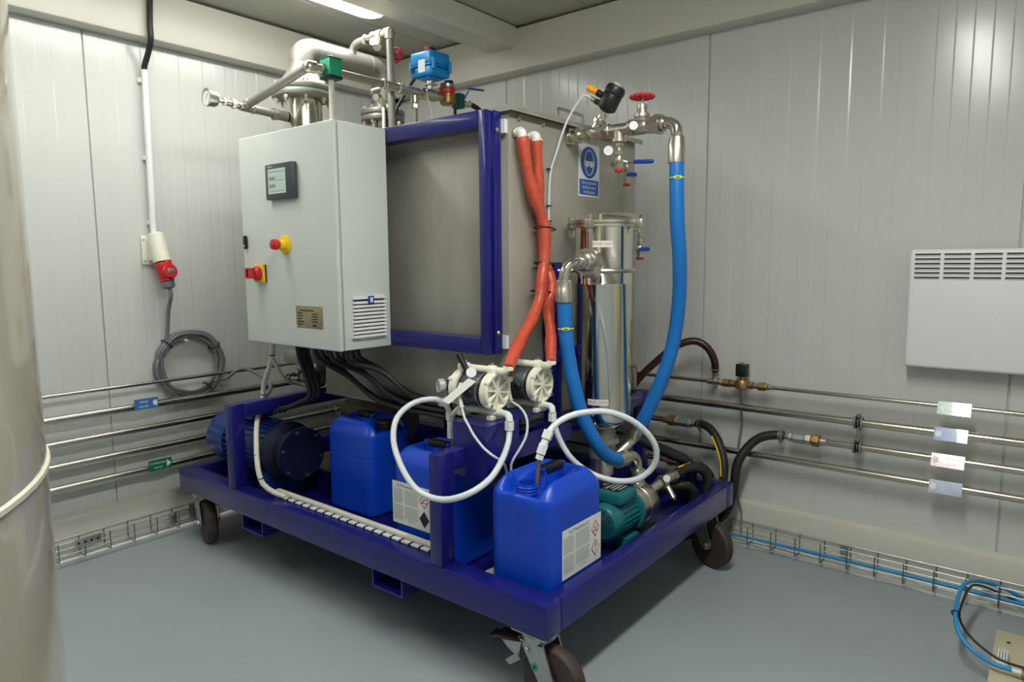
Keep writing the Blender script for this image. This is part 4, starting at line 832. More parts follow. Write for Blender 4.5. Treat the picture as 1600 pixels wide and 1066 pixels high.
MB().cyl((1.387, 0.631, 1.930), (1.325, 0.935, 2.028), 0.0175, n=18).build('sloping_pipe', 'duct', il)
b = MB(); b.sphere((1.320, 0.95, 2.033), 0.024, 16, 10); b.bcyl((1.3175, 0.95, 2.034), (1.29, 0.95, 2.035), 0.0235); b.build('elbow', 'steel', il)
b = MB(); b.cyl((1.2895, 0.95, 2.035), (1.268, 0.95, 2.0355), 0.0165, n=16); b.hexn((1.2675, 0.95, 2.0355), (1.256, 0.95, 2.0355), 0.023); b.build('nipple', 'steel', il)
MB().cyl((1.19, 0.95, 2.036), (0.951, 0.95, 2.038), 0.0165, n=18).build('upper_pipe', 'duct', il)
b = MB(); b.bcyl((0.9505, 0.95, 2.038), (0.935, 0.95, 2.038), 0.022); b.bcyl((0.9345, 0.95, 2.038), (0.86, 0.95, 2.039), 0.0185); b.bcyl((0.8595, 0.95, 2.039), (0.845, 0.95, 2.039), 0.022); b.cyl((0.897, 0.945, 2.038), (0.862, 0.902, 2.038), 0.016, n=12); b.build('tee', 'steel', il)
b = MB(); b.hexn((0.8445, 0.95, 2.039), (0.825, 0.95, 2.039), 0.025); b.bcyl((0.8245, 0.95, 2.039), (0.815, 0.95, 2.039), 0.018); b.hexn((0.8145, 0.95, 2.039), (0.80, 0.95, 2.04), 0.025); b.build('union', 'steel', il)
b = MB(); b.bcyl((0.7995, 0.95, 2.04), (0.725, 0.95, 2.041), 0.0185); b.cyl((0.76, 0.95, 2.022), (0.76, 0.95, 1.99), 0.018, n=14); b.build('tee', 'steel', il)
MB().cyl((0.76, 0.95, 1.9895), (0.76, 0.95, 1.7895), 0.0125, n=14).build('drop_pipe', 'duct', il)
for z in (1.985, 1.86): MB().hexn((0.76, 0.95, z), (0.76, 0.95, z-0.018), 0.018).build('pipe_nut', 'steel', il)
b = MB(); b.hexn((0.7245, 0.95, 2.041), (0.71, 0.95, 2.042), 0.024); b.lathe((0.7095, 0.95, 2.042), (-1, 0, 0), [(0.02, 0), (0.027, 0.015), (0.027, 0.07), (0.02, 0.085)], 18); b.hexn((0.624, 0.95, 2.044), (0.61, 0.95, 2.044), 0.024); b.cyl((0.66, 0.95, 2.068), (0.66, 0.95, 2.085), 0.014, n=12); b.obox((0.66, 0.95, 2.088), (0.05, 0.05, 0.006), (1, 0, 0)); b.cyl((0.66, 0.95, 2.0915), (0.66, 0.95, 2.107), 0.02, n=14); b.build('ball_valve', 'steel', il)
MB().cyl((0.6095, 0.95, 2.044), (0.586, 0.95, 2.045), 0.015, n=14).build('nipple', 'steel', il)
MB().tube([(0.70, 0.97, 2.06), (0.70, 0.972, 2.02), (0.695, 0.985, 1.98), (0.69, 0.99, 1.90), (0.695, 0.985, 1.80), (0.695, 0.985, 1.793)], 0.003, 6).build('tag_wire', 'white', il)
pg = thing('pressure_gauge', 'round steel pressure gauge at the tip of the instrument pipe', 'gauge', (1.535, 0.6, 1.928))
MB().lathe((1.5155, 0.6, 1.928), (1, 0, 0), [(0.01, 0), (0.03, 0.003), (0.033, 0.01), (0.033, 0.036), (0.036, 0.037), (0.036, 0.044), (0.031, 0.045), (0.031, 0.041), (0.0, 0.041)], 32).build('case', 'steel', pg)
MB().lathe((1.5567, 0.6, 1.928), (1, 0, 0), [(0.0308, 0), (0.0308, 0.0006)], 28).build('dial', 'face', pg)
MB().obox((1.5578, 0.603, 1.932), (0.026, 0.002, 0.0006), (0, 0.6, 0.8), (1, 0, 0)).build('needle', 'ink', pg)
for k in range(11):
    a = -0.7+4.54*k/10; MB().obox((1.5577, 0.6+0.026*math.cos(a), 1.928+0.026*math.sin(a)), (0.006, 0.0014, 0.0005), (0, math.cos(a), math.sin(a)), (1, 0, 0)).build('dial_mark', 'ink', pg)
fs = thing('flow_switch', 'green flow switch box on the upper instrument pipe', 'switch', (1.222, 0.955, 1.764))
MB().box((1.192, 0.925, 2.012), (1.2525, 0.99, 2.078), 0.004).build('housing', 'green', fs)
MB().box((1.19, 0.923, 2.000), (1.2545, 0.992, 2.0118), 0.003).build('base', 'black', fs)
MB().box((1.19, 0.923, 2.0782), (1.2545, 0.992, 2.083), 0.002).build('lid', 'dgreen', fs)
MB().bcyl((1.222, 0.957, 2.0832), (1.222, 0.957, 2.094), 0.012, 0.003).build('top_cap', 'white', fs)
MB().cyl((1.222, 0.957, 1.7645), (1.222, 0.957, 1.9998), 0.0115, n=16).build('stand_pipe', 'whitecable', fs)
va = thing('valve_actuator', 'bright blue electric valve actuator with a red and black position dome', 'actuator', (0.66, 0.95, 2.107))
b = MB(); b.box((0.592, 0.883, 2.165), (0.722, 1.02, 2.226), 0.012, 3); b.build('cover', 'actblue', va)
b = MB(); b.box((0.592, 0.883, 2.116), (0.722, 1.02, 2.158), 0.012, 3); b.box((0.62, 0.915, 2.107), (0.70, 0.99, 2.1165), 0.004); b.build('base', 'actblue', va)
MB().box((0.590, 0.881, 2.1583), (0.724, 1.022, 2.1648), 0.003).build('seal', 'actblue', va)
for x in (0.606, 0.708):
    for y in (0.878, 1.025): MB().bcyl((x, y, 2.138), (x, y, 2.19), 0.0095, 0.003, 12).build('screw_boss', 'actblue', va)
MB().bcyl((0.657, 0.95, 2.2262), (0.657, 0.95, 2.234), 0.032, 0.002, 24).build('dome_base', 'black', va)
b = MB(); b.lathe((0.657, 0.95, 2.2342), (0, 0, 1), [(0.029, 0), (0.029, 0.016), (0.02, 0.022), (0.0, 0.023)], 24); b.build('dome', 'black', va)
for a in (0.4, 0.4+PI): MB().obox((0.657+0.0285*math.cos(a), 0.95+0.0285*math.sin(a), 2.244), (0.028, 0.003, 0.016), (-math.sin(a), math.cos(a), 0), (0, 0, 1), 0.001).build('dome_window', 'red', va)
MB().box((0.7222, 0.942, 2.130), (0.7248, 0.985, 2.185)).build('rating_label', 'label', va)
MB().lathe((0.7222, 0.905, 2.146), (1, 0, 0), [(0.012, 0), (0.012, 0.003), (0.008, 0.0035)], 18).build('override_plug', 'black', va)
hose('actuator_cable', [(0.66, 0.872, 2.14), (0.66, 0.85, 2.135), (0.67, 0.82, 2.10), (0.70, 0.80, 2.04), (0.735, 0.795, 1.98), (0.76, 0.79, 1.90), (0.78, 0.79, 1.83), (0.80, 0.79, 1.7898)], 0.0085, 'rubber', 'black cable drooping from the blue actuator to the tank lid', 'cable')
fm = thing('water_meter', 'brass water meter with red collar beside the blue actuator', 'meter', (0.545, 0.95, 2.045))
b = MB(); b.hexn((0.5855, 0.95, 2.045), (0.57, 0.95, 2.045), 0.021); b.lathe((0.545, 0.95, 2.018), (0, 0, 1), [(0.03, 0), (0.036, 0.006), (0.036, 0.036), (0.038, 0.038), (0.038, 0.046)], 24); b.cyl((0.5695, 0.95, 2.045), (0.52, 0.95, 2.045), 0.017, n=14); b.hexn((0.52, 0.95, 2.045), (0.505, 0.95, 2.045), 0.021); b.build('body', 'brass', fm)
MB().bcyl((0.545, 0.95, 2.0642), (0.545, 0.95, 2.096), 0.039, 0.003, 28).build('collar', 'red', fm)
MB().lathe((0.545, 0.95, 2.0962), (0, 0, 1), [(0.036, 0), (0.036, 0.014), (0.03, 0.02), (0.0, 0.021)], 28).build('register', 'zinc', fm)
MB().obox((0.535, 0.955, 2.119), (0.05, 0.04, 0.006), (0.8, 0.5, 0.2), (0, 0, 1), 0.002).build('register_lid', 'black', fm)
text('50', 0.012, (0.5815, 0.966, 2.078), (-0.4, 0.92, 0), (0, 0, 1), 'signwhite', fm)
bv = thing('ball_valve', 'dark green ball valve with blue lever past the water meter', 'valve', (0.47, 0.95, 2.03))
MB().box((0.448, 0.925, 2.012), (0.492, 0.978, 2.082), 0.006).build('housing', 'dgreen', bv)
b = MB(); b.cyl((0.5045, 0.95, 2.045), (0.4925, 0.95, 2.045), 0.014, n=12); b.cyl((0.4475, 0.95, 2.045), (0.41, 0.95, 2.045), 0.016, n=12); b.hexn((0.41, 0.95, 2.045), (0.393, 0.95, 2.045), 0.02); b.build('body', 'steel', bv)
b = MB(); b.cyl((0.44, 0.965, 2.065), (0.43, 0.985, 2.10), 0.004, n=8); b.obox((0.40, 1.003, 2.107), (0.085, 0.02, 0.006), (-1, 0.5, -0.03), (0, 0, 1), 0.002); b.build('lever', 'valveblue', bv)
b = MB(); b.cyl((0.52, 0.975, 2.0), (0.525, 0.98, 1.96), 0.007, n=8); b.cyl((0.47, 0.955, 2.0115), (0.47, 0.955, 1.96), 0.007, n=8); b.build('drain_nipple', 'black', bv)
MB().lathe((0.497, 0.985, 1.985), (1, 0.6, 0), [(0.016, 0), (0.016, 0.001)], 18).build('round_tag', 'white', bv)
hose('feed_hose', [(0.3925, 0.95, 2.045), (0.36, 0.952, 2.043), (0.32, 0.965, 2.02), (0.30, 0.98, 1.97), (0.295, 0.99, 1.90), (0.30, 0.99, 1.7905)], 0.0125, 'rubber', 'short black hose bending down behind the green ball valve', 'hose')
hose('vent_tube', [(0.772, 0.75, 1.995), (0.775, 0.755, 1.97), (0.778, 0.758, 1.90), (0.78, 0.76, 1.7898)], 0.0085, 'tube', 'short pale blue-white tube behind the cabinet top', 'tube')
hose('signal_cable', [(0.765, 0.72, 2.03), (0.755, 0.735, 2.0), (0.75, 0.745, 1.95), (0.745, 0.755, 1.86), (0.745, 0.76, 1.7898)], 0.008, 'rubber', 'black signal cable beside the pale tube behind the cabinet', 'cable')
b = MB(); b.hexn((0.79, 0.72, 2.045), (0.76, 0.71, 2.05), 0.018); b.bcyl((0.76, 0.71, 2.05), (0.71, 0.66, 2.06), 0.013); b.hexn((0.77, 0.735, 2.04), (0.765, 0.745, 2.0), 0.013); b.bcyl((0.80, 0.70, 2.07), (0.76, 0.715, 2.085), 0.014)
tag(b.build('vent_fitting', 'steel'), 'small steel pipe fittings beside the rear column neck', 'fitting')

# ------------------------------------------------------------------ pipes along the walls
def wall_pipe(z, r, path, label):
    t = thing('wall_pipe', label, 'pipe', (path[0][0], path[0][1], z), 'stainless pipes along the walls')
    MB().tube([(x, y, z) for x, y in path], r, 14, smooth=False).build('tube', 'pipe', t)
    return t
crn = [(0.16, 0.08), (0.13, 0.083), (0.105, 0.093), (0.093, 0.105), (0.083, 0.13), (0.08, 0.16)]
Lp = [(3.3, 0.08)]+crn
p1 = wall_pipe(0.732, 0.0085, Lp+[(0.08, 2.085)], 'thinnest top pipe along both walls ending at the brass solenoid valve')
p1b = wall_pipe(0.732, 0.0085, [(0.08, 2.375), (0.08, 4.12)], 'thin top pipe with the green arrow label under the heater')
p2 = wall_pipe(0.631, 0.0165, Lp+[(0.08, 4.12)], 'thick second pipe from the top carrying two blue arrow labels')
p3 = wall_pipe(0.527, 0.0145, Lp+[(0.08, 1.875)], 'third pipe from the top ending at the bent black hose')
p3b = wall_pipe(0.532, 0.0145, [(0.08, 2.60), (0.08, 4.12)], 'pipe with the faded red label starting at a brass union')
p4 = wall_pipe(0.431, 0.0145, Lp+[(0.08, 4.12)], 'fourth pipe from the top without any union')
p5 = wall_pipe(0.336, 0.0145, Lp+[(0.08, 1.875)], 'lowest wall pipe with the dark green arrow label')
def clamp(p, c, ax):
    b = MB(); x, y, z = c
    r = 0.019
    b.torus(c, (0, 1, 0) if ax == 'y' else (1, 0, 0), r, 0.0045, 20, 8)
    if ax == 'y': b.cyl((0.0, y, z), (0.062, y, z), 0.005, n=8)
    else: b.cyl((x, 0.0, z), (x, 0.062, z), 0.005, n=8)
    b.build('pipe_clamp', 'zinc', p)
for p, z in ((p1, 0.732), (p2, 0.631), (p3, 0.527), (p4, 0.431), (p5, 0.336)):
    clamp(p, (0.62, 0.08, z), 'x'); clamp(p, (2.6, 0.08, z), 'x'); clamp(p, (0.08, 1.3, z), 'y')
for p, z in ((p1b, 0.732), (p2, 0.631), (p3b, 0.532), (p4, 0.431)): clamp(p, (0.08, 3.9, z), 'y')
dc = thing('double_clamp', 'pair of zinc pipe clamps joined by a rod on the ribbed wall', 'clamp', (0.06, 2.712, 0.58))
for z in (0.631, 0.532):
    for s in (-0.012, 0.012):
        b = MB(); b.torus((0.08, 2.712+s, z), (0, 1, 0), 0.0235, 0.0045, 22, 8); b.build('clamp_ring', 'zinc', dc)
        MB().torus((0.08, 2.712+s*0.4, z), (0, 1, 0), 0.0195, 0.0028, 22, 8).build('rubber_lining', 'black', dc)
    b = MB(); b.hexn((0.08, 2.712, z+0.022), (0.08, 2.712, z+0.034), 0.008); b.hexn((0.08, 2.712, z-0.022), (0.08, 2.712, z-0.034), 0.008); b.cyl((0.0, 2.712, z), (0.062, 2.712, z), 0.005, n=8); b.build('clamp_screw', 'zinc', dc)
MB().cyl((0.08, 2.712, 0.566), (0.08, 2.712, 0.597), 0.0035, n=8).build('joining_rod', 'zinc', dc)

def pipe_label(wall, along, z, m, label, words, arrow, tilt=0.0):
    # small printed tag fixed on the front of a pipe; 'along' is the wall coordinate of its centre
    w_, h_ = 0.052, 0.0245
    if wall == 'right': o = Vector((0.0985, along, z)); r = Vector((0, 1, 0)); nrm = Vector((1, 0, math.tan(tilt))).normalized(); g = 'arrow labels on the wall pipes'
    else: o = Vector((along, 0.0985, z)); r = Vector((-1, 0, 0)); nrm = Vector((0, 1, math.tan(tilt))).normalized(); g = 'arrow labels on the wall pipes'
    u = (nrm.cross(r)).normalized()
    if u.z < 0: u = -u
    t = thing('pipe_label', label, 'label', o, g)
    def P(a, c, d=0.0): return o+r*a*w_+u*c*h_+nrm*d
    MB().prism([P(-1, -1), P(1, -1), P(1, 1), P(-1, 1)], nrm*0.0012).build('plate', m, t)
    s = -1 if arrow[0] == '-' else 1
    if arrow[1] == 't': pts = [(s*0.93, 0), (s*0.56, 0.72), (s*0.56, -0.72)]
    else: pts = [(s*0.95, 0), (s*0.78, 0.75), (s*0.78, 0.4), (s*0.56, 0.4), (s*0.56, -0.4), (s*0.78, -0.4), (s*0.78, -0.75)]
    MB().prism([P(a, c, 0.0013) for a, c in pts], nrm*0.0003).build('arrow', 'signwhite', t)
    for k, wd in enumerate([q_ for q_ in words if q_]): text(wd, 0.0155, P(-s*0.2, 0.42-0.84*k, 0.0016), r, u, 'signwhite', t, sx=0.95)
    MB().obox(P(0, 0, -0.004), (0.02, 0.014, 0.006), r, nrm).build('fixing_pad', 'black', t)
pipe_label('right', 3.027, 0.728, 'labgreen', 'light green arrow label on the thin top pipe under the heater', ('Distrib.', 'osmosée'), '-t', 0.448)
pipe_label('right', 3.022, 0.631, 'labblue', 'blue arrow label on the thick pipe under the heater', ('retour', ''), '-b', 0.428)
pipe_label('right', 3.018, 0.532, 'labpink', 'faded red label on the pipe with the brass union', ('Alim.', 'vapeur'), '-b', 0.42)
pipe_label('right', 3.016, 0.431, 'labsilver', 'silver glossy arrow label on the bottom pipe under the heater', ('', ''), '-b', 0.408)
pipe_label('left', 1.655, 0.643, 'labblue', 'blue arrow label near the coiled grey cable', ('retour', 'eau lav.'), '+b', 0.05)
pipe_label('left', 1.612, 0.350, 'labdgreen', 'dark green arrow label beside the cart corner', ('Condensats', 'retour'), '+t', 0.05)

# fittings and hoses at the ribbed wall
def union_set(y0, z, label, flip=1):
    t = thing('pipe_union', label, 'fitting', (0.08, y0, z))
    Y = lambda a: (0.08, y0+flip*a, z)
    b = MB(); b.bcyl(Y(0.0005), Y(0.028), 0.0175); b.build('sleeve', 'steel', t)
    b = MB(); b.hexn(Y(0.0285), Y(0.055), 0.026); b.lathe(Y(0.0555), (0, flip, 0), [(0.02, 0), (0.02, 0.006)], 14); b.build('nut', 'brass', t, label='brass union nut')
    b = MB(); b.hexn(Y(0.062), Y(0.083), 0.024); b.build('adapter', 'steel', t)
    b = MB(); b.bcyl(Y(0.0835), Y(0.135), 0.0235, 0.004, 8); b.build('hose_coupler', 'zinc', t)
    b = MB(); b.hexn(Y(0.1355), Y(0.15), 0.02); b.bcyl(Y(0.1505), Y(0.165), 0.015); b.build('hose_tail', 'steel', t)
    b = MB(); b.torus(Y(0.178), (0, 1, 0), 0.0215, 0.004, 20, 6); b.torus(Y(0.188), (0, 1, 0), 0.0215, 0.004, 20, 6); b.box((0.07, y0+flip*0.183-0.006, z-0.035), (0.082, y0+flip*0.183+0.006, z-0.020), 0.002); b.build('hose_clip', 'zinc', t)
    return t
union_set(1.8755, 0.527, 'brass and steel hose union at the end of the third pipe behind the blue hose')
union_set(2.5995, 0.532, 'brass and steel hose union left of the double clamp', -1)
union_set(1.8755, 0.336, 'brass union on the lowest pipe behind the cart', 1)
hose('wall_hose', [(0.08, 2.045, 0.529), (0.088, 2.065, 0.532), (0.1, 2.105, 0.526), (0.12, 2.147, 0.497), (0.14, 2.18, 0.452), (0.16, 2.203, 0.4), (0.178, 2.212, 0.335), (0.192, 2.206, 0.27), (0.20, 2.18, 0.20), (0.215, 2.10, 0.11), (0.26, 1.97, 0.022)], 0.0185, 'rubber', 'black hose with yellow stripe bending down from the third pipe', 'hose', n=14)
MB().tube([(0.137, 2.137, 0.497), (0.157, 2.169, 0.452), (0.176, 2.195, 0.4), (0.194, 2.206, 0.34)], 0.004, 6).build('yellow_stripe', 'yellow', bpy.data.objects['wall_hose'])
hose('wall_hose', [(0.08, 2.43, 0.532), (0.086, 2.395, 0.532), (0.098, 2.335, 0.513), (0.12, 2.292, 0.469), (0.148, 2.264, 0.41), (0.158, 2.256, 0.358), (0.16, 2.254, 0.312), (0.158, 2.245, 0.25), (0.155, 2.21, 0.16), (0.165, 2.12, 0.075), (0.19, 2.03, 0.022)], 0.0195, 'rubber', 'black hose arching from the brass union by the double clamp', 'hose', n=14)
hose('lowest_hose', [(0.08, 2.04, 0.336), (0.085, 2.07, 0.335), (0.095, 2.105, 0.32), (0.105, 2.13, 0.28), (0.12, 2.10, 0.2), (0.14, 2.02, 0.1), (0.165, 1.92, 0.019)], 0.0165, 'rubber', 'dark hose from the lowest pipe dropping behind the cart', 'hose', n=12)
lh = hose('steam_hose', [(0.082, 2.122, 0.783), (0.095, 2.127, 0.805), (0.11, 2.125, 0.841), (0.12, 2.101, 0.886), (0.13, 2.057, 0.913), (0.15, 2.012, 0.909), (0.17, 1.955, 0.877), (0.2, 1.876, 0.801), (0.22, 1.823, 0.74), (0.245, 1.78, 0.67), (0.25, 1.755, 0.60)], 0.0165, mat('dark_red_rubber', (48, 20, 20), 0.35, noise=0.3, nscale=20), 'dark red-black hose arching over the wall pipes behind the blue hose', 'hose', n=14)
sv = thing('solenoid_valve', 'brass solenoid valve with black coil between the thin pipe ends', 'valve', (0.08, 2.24, 0.732))
Yv = lambda a: (0.08, a, 0.732)
b = MB(); b.bcyl(Yv(2.0855), Yv(2.15), 0.0135); b.cyl((0.08, 2.118, 0.738), (0.081, 2.12, 0.758), 0.011, n=12); b.hexn((0.081, 2.12, 0.758), (0.081, 2.121, 0.776), 0.0155); b.torus((0.083, 2.122, 0.79), (0.1, 0.05, 1), 0.0185, 0.004, 20, 6); b.torus((0.085, 2.123, 0.80), (0.1, 0.05, 1), 0.0185, 0.004, 20, 6); b.hexn(Yv(2.1505), Yv(2.158), 0.016); b.build('hose_tee', 'steel', sv)
b = MB(); b.hexn(Yv(2.1585), Yv(2.19), 0.019); b.hexn(Yv(2.195), Yv(2.21), 0.017); b.build('union_nut', 'brass', sv)
b = MB(); b.lathe((0.08, 2.245, 0.712), (0, 0, 1), [(0.02, 0), (0.031, 0.006), (0.031, 0.032), (0.024, 0.042), (0.013, 0.043), (0.013, 0.055)], 24); b.cyl(Yv(2.2105), Yv(2.28), 0.015, n=14); b.hexn(Yv(2.2805), Yv(2.291), 0.018); b.build('body', 'brass', sv)
MB().box((0.058, 2.219, 0.768), (0.10, 2.267, 0.822), 0.004).build('coil', 'black', sv)
b = MB(); b.hexn((0.08, 2.243, 0.8222), (0.08, 2.243, 0.829), 0.011); b.box((0.062, 2.224, 0.8222), (0.098, 2.262, 0.8245)); b.build('coil_nut', 'steel', sv)
b = MB(); b.bcyl(Yv(2.2915), Yv(2.315), 0.0135); b.hexn(Yv(2.3455), Yv(2.3545), 0.016); b.bcyl(Yv(2.355), Yv(2.3745), 0.0125); b.build('coupling', 'steel', sv)
MB().hexn(Yv(2.3155), Yv(2.345), 0.019).build('union_nut', 'brass', sv)
hose('solenoid_wire', [(0.078, 2.238, 0.711), (0.06, 2.232, 0.68), (0.03, 2.226, 0.61), (0.02, 2.226, 0.537), (0.025, 2.215, 0.433), (0.025, 2.213, 0.329), (0.04, 2.226, 0.213), (0.045, 2.247, 0.149), (0.06, 2.25, 0.10), (0.075, 2.26, 0.062)], 0.0042, 'greycable', 'thin grey wire hanging from the solenoid valve to the wire tray', 'wire', n=8)

# ------------------------------------------------------------------ power inlet on the far wall
fc = hose('flexible_conduit', [(1.518, 0.1, 2.481), (1.527, 0.106, 2.42), (1.536, 0.112, 2.308), (1.535, 0.11, 2.252), (1.532, 0.068, 2.2), (1.537, 0.035, 2.150), (1.537, 0.033, 2.12)], 0.0125, 'rubber', 'black flexible conduit hanging from the ceiling beam into the white pipe', 'conduit', n=14)
cd = thing('conduit_pipe', 'white vertical conduit pipe on the ribbed wall above the red plug', 'conduit', (1.54, 0.03, 1.41))
MB().cyl((1.537, 0.033, 2.134), (1.545, 0.035, 1.405), 0.0145, n=18).build('pipe', 'white', cd)
for z in (2.09, 1.75, 1.46): MB().box((1.525, 0.0, z-0.01), (1.56, 0.022, z+0.01), 0.003).build('clip', 'white', cd)
so = thing('wall_socket', 'white and red industrial wall socket with hinged red flap', 'socket', (1.53, 0.03, 1.29))
MB().box((1.512, 0.0005, 1.268), (1.592, 0.014, 1.400), 0.006).build('backplate', 'ivory', so)
ax = Vector((-0.012, 0.03, -0.135))
MB().lathe((1.543, 0.045, 1.412), ax, [(0.026, 0), (0.034, 0.006), (0.037, 0.04), (0.039, 0.135)], 28).build('housing', 'ivory', so)
MB().box((1.52, 0.0145, 1.285), (1.57, 0.06, 1.395), 0.008).build('housing_neck', 'ivory', so)
for z in (1.382, 1.285): MB().bcyl((1.583, 0.014, z), (1.583, 0.017, z), 0.005, 0.001, 10).build('screw', 'steel', so)
MB().lathe((1.531, 0.0755, 1.275), ax, [(0.0345, 0), (0.036, 0.004), (0.036, 0.02), (0.031, 0.03)], 28).build('socket_mouth', 'red', so)
MB().lathe((1.524, 0.112, 1.236), (-0.1, 0.9, 0.18), [(0.030, 0), (0.034, 0.003), (0.034, 0.016), (0.030, 0.02)], 28).build('flap', 'red', so)
MB().obox((1.522, 0.1335, 1.2405), (0.032, 0.022, 0.001), (-1, -0.1, 0), (-0.1, 0.9, 0.18), 0.0003).build('flap_label', 'zinc', so)
MB().obox((1.526, 0.112, 1.277), (0.03, 0.026, 0.022), (1, 0, 0), (0, 1, 0.2), 0.004).build('flap_hinge', 'red', so)
pl = thing('power_plug', 'red and grey power plug pushed into the wall socket', 'plug', (1.52, 0.085, 1.15))
p0 = Vector((1.5285, 0.082, 1.2465)); d = ax.normalized()
MB().lathe(p0, d, [(0.030, 0), (0.033, 0.003), (0.031, 0.035), (0.028, 0.045), (0.031, 0.047), (0.031, 0.056), (0.026, 0.058)], 26).build('body', 'red', pl)
MB().lathe(p0+d*0.0585, d, [(0.025, 0), (0.028, 0.003), (0.028, 0.022), (0.022, 0.030), (0.010, 0.032)], 22).build('cable_gland', 'greycable', pl)
pe = p0+d*0.09
lo = [pe, pe+d*0.03, (1.518, 0.07, 1.05), (1.519, 0.05, 0.951), (1.528, 0.038, 0.876)]
cx_, cz_, rr = 1.415, 0.79, 0.148
rs = random.Random(2)
for k in range(0, 5*24+14):
    a = 0.45+2*PI*k/24; j = k//24
    R_ = rr+[0.0, 0.014, -0.006, 0.008, -0.013, 0.004][j]+0.003*math.sin(k*1.7)
    lo.append((cx_+R_*math.cos(a), 0.034+[0.0, 0.012, -0.011, -0.02, 0.005, 0.014][j], cz_+R_*math.sin(a)))
lo += [(1.285, 0.06, 0.700), (1.262, 0.10, 0.708), (1.232, 0.117, 0.738), (1.19, 0.14, 0.748), (1.194, 0.3, 0.722), (1.245, 0.45, 0.69), (1.30, 0.47, 0.655), (1.33, 0.48, 0.631)]
pc = hose('coiled_power_cable', lo, 0.0088, 'greycable', 'grey power cord coiled in a loop on the wall below the red plug', 'cable', n=10, step=0.025)
for a in (0.8, 2.6, 4.12):
    c = Vector((cx_+rr*math.cos(a), 0.034, cz_+rr*math.sin(a)))
    MB().torus(c, (-math.sin(a), 0, math.cos(a)), 0.029, 0.003, 18, 6).build('cable_tie', 'black', pc)
MB().cyl((cx_+0.02, 0.0, cz_+rr-0.03), (cx_+0.02, 0.06, cz_+rr-0.03), 0.006, n=10).build('wall_hook', 'white', pc)

# ------------------------------------------------------------------ panel heater
ht = thing('panel_heater', 'white wall-mounted panel heater with slotted grille', 'heater', (0.045, 3.24, 0.867))
HY0, HY1, HZ0, HZ1 = 2.855, 3.625, 0.868, 1.304
b = MB(); b.box((0.024, HY0, HZ0), (0.083, HY1, HZ1), 0.012, 4); b.build('casing', 'white', ht)
b = MB(); b.box((0.0, HY0+0.1, HZ0+0.1), (0.0235, HY0+0.14, HZ1-0.08)); b.box((0.0, HY1-0.14, HZ0+0.1), (0.0235, HY1-0.1, HZ1-0.08)); b.build('bracket', 'zinc', ht)
for j in range(8):
    for i in range(6):
        y0 = 2.873+0.0915*j; z = 1.2885-0.0168*i
        b = MB(); b.box((0.0832, y0, z-0.0052), (0.0838, y0+0.08, z), 0.0)
        b.build('vent_slot_shade', 'black', ht)  # black strip on the casing, painted shade of a slot recess
        b = MB(); b.prism([(0.0832, y0, z-0.0055), (0.0832, y0, z-0.011), (0.0868, y0, z-0.0055)], (0, 0.08, 0)); b.build('vent_lip', 'white', ht)

# ------------------------------------------------------------------ wire trays along both walls
def wire_tray(name, wall, a0, a1, label):
    t = thing(name, label, 'cable tray', (0.07, a0, 0.03) if wall == 'right' else (a0, 0.07, 0.03))
    Q = (lambda d, a, z: (d, a, z)) if wall == 'right' else (lambda d, a, z: (a, d, z))
    for d, z in ((0.108, 0.107), (0.109, 0.083), (0.109, 0.056), (0.076, 0.031), (0.046, 0.107)):
        MB().tube([Q(d, a0, z), Q(d, a1, z)], 0.0024, 6, smooth=False).build('long_wire', 'zinc', t)
    n = int((a1-a0)/0.1)
    for k in range(n):
        a = a0+0.05+0.1*k
        MB().tube([Q(0.0435, a, 0.110), Q(0.0435, a, 0.036), Q(0.049, a, 0.0275), Q(0.104, a, 0.0275), Q(0.112, a, 0.036), Q(0.112, a, 0.110)], 0.0024, 6, smooth=False).build('cross_wire', 'shadezinc', t)
    for a in (a0+0.2, (a0+a1)/2, a1-0.2):
        b = MB(); b.box(Q(0.034, a-0.015, 0.04), Q(0.043, a+0.015, 0.1)) if wall == 'right' else b.box((a-0.015, 0.034, 0.04), (a+0.015, 0.043, 0.1)); b.build('wall_bracket', 'zinc', t)
    return t
trr = wire_tray('wire_tray', 'right', 1.25, 4.1, 'zinc wire cable tray at floor level with a blue cable inside')
trl = wire_tray('wire_tray', 'left', 0.3, 2.6, 'zinc wire cable tray at floor level with two joint plates')
MB().box((1.885, 0.1125, 0.075), (1.99, 0.1145, 0.113), 0.0008).build('joint_plate', 'zinc', trl)
for k in range(4): MB().bcyl((1.90+0.025*k, 0.1145, 0.094), (1.90+0.025*k, 0.117, 0.094), 0.006, 0.001, 10).build('plate_bolt', 'hub', trl)
MB().box((1.56, 0.1125, 0.055), (1.597, 0.1145, 0.11), 0.0008).build('joint_plate', 'zinc', trl)
MB().bcyl((1.575, 0.1145, 0.1), (1.575, 0.12, 0.1), 0.008, 0.001, 10).build('plate_bolt', 'steel', trl)
hose('tray_cable', [(0.088, 1.28, 0.04), (0.09, 1.6, 0.041), (0.098, 2.1, 0.052), (0.1, 2.6, 0.062), (0.1, 3.0, 0.064), (0.099, 3.4, 0.06), (0.09, 3.8, 0.041), (0.088, 4.05, 0.04)], 0.0065, 'bluecable', 'light blue cable lying straight in the wire tray', 'cable', n=10, step=0.05)
hose('network_cable', [(0.085, 3.6, 0.040), (0.085, 3.4, 0.046), (0.08, 3.271, 0.075), (0.09, 3.215, 0.1), (0.12, 3.175, 0.118), (0.2, 3.136, 0.147), (0.3, 3.112, 0.169), (0.4, 3.104, 0.165), (0.5, 3.106, 0.146), (0.55, 3.118, 0.118), (0.58, 3.144, 0.092), (0.6, 3.181, 0.077), (0.62, 3.222, 0.073), (0.62, 3.262, 0.072)], 0.0065, 'bluecable', 'light blue cable looping out of the tray onto the beige platform', 'cable', n=10)
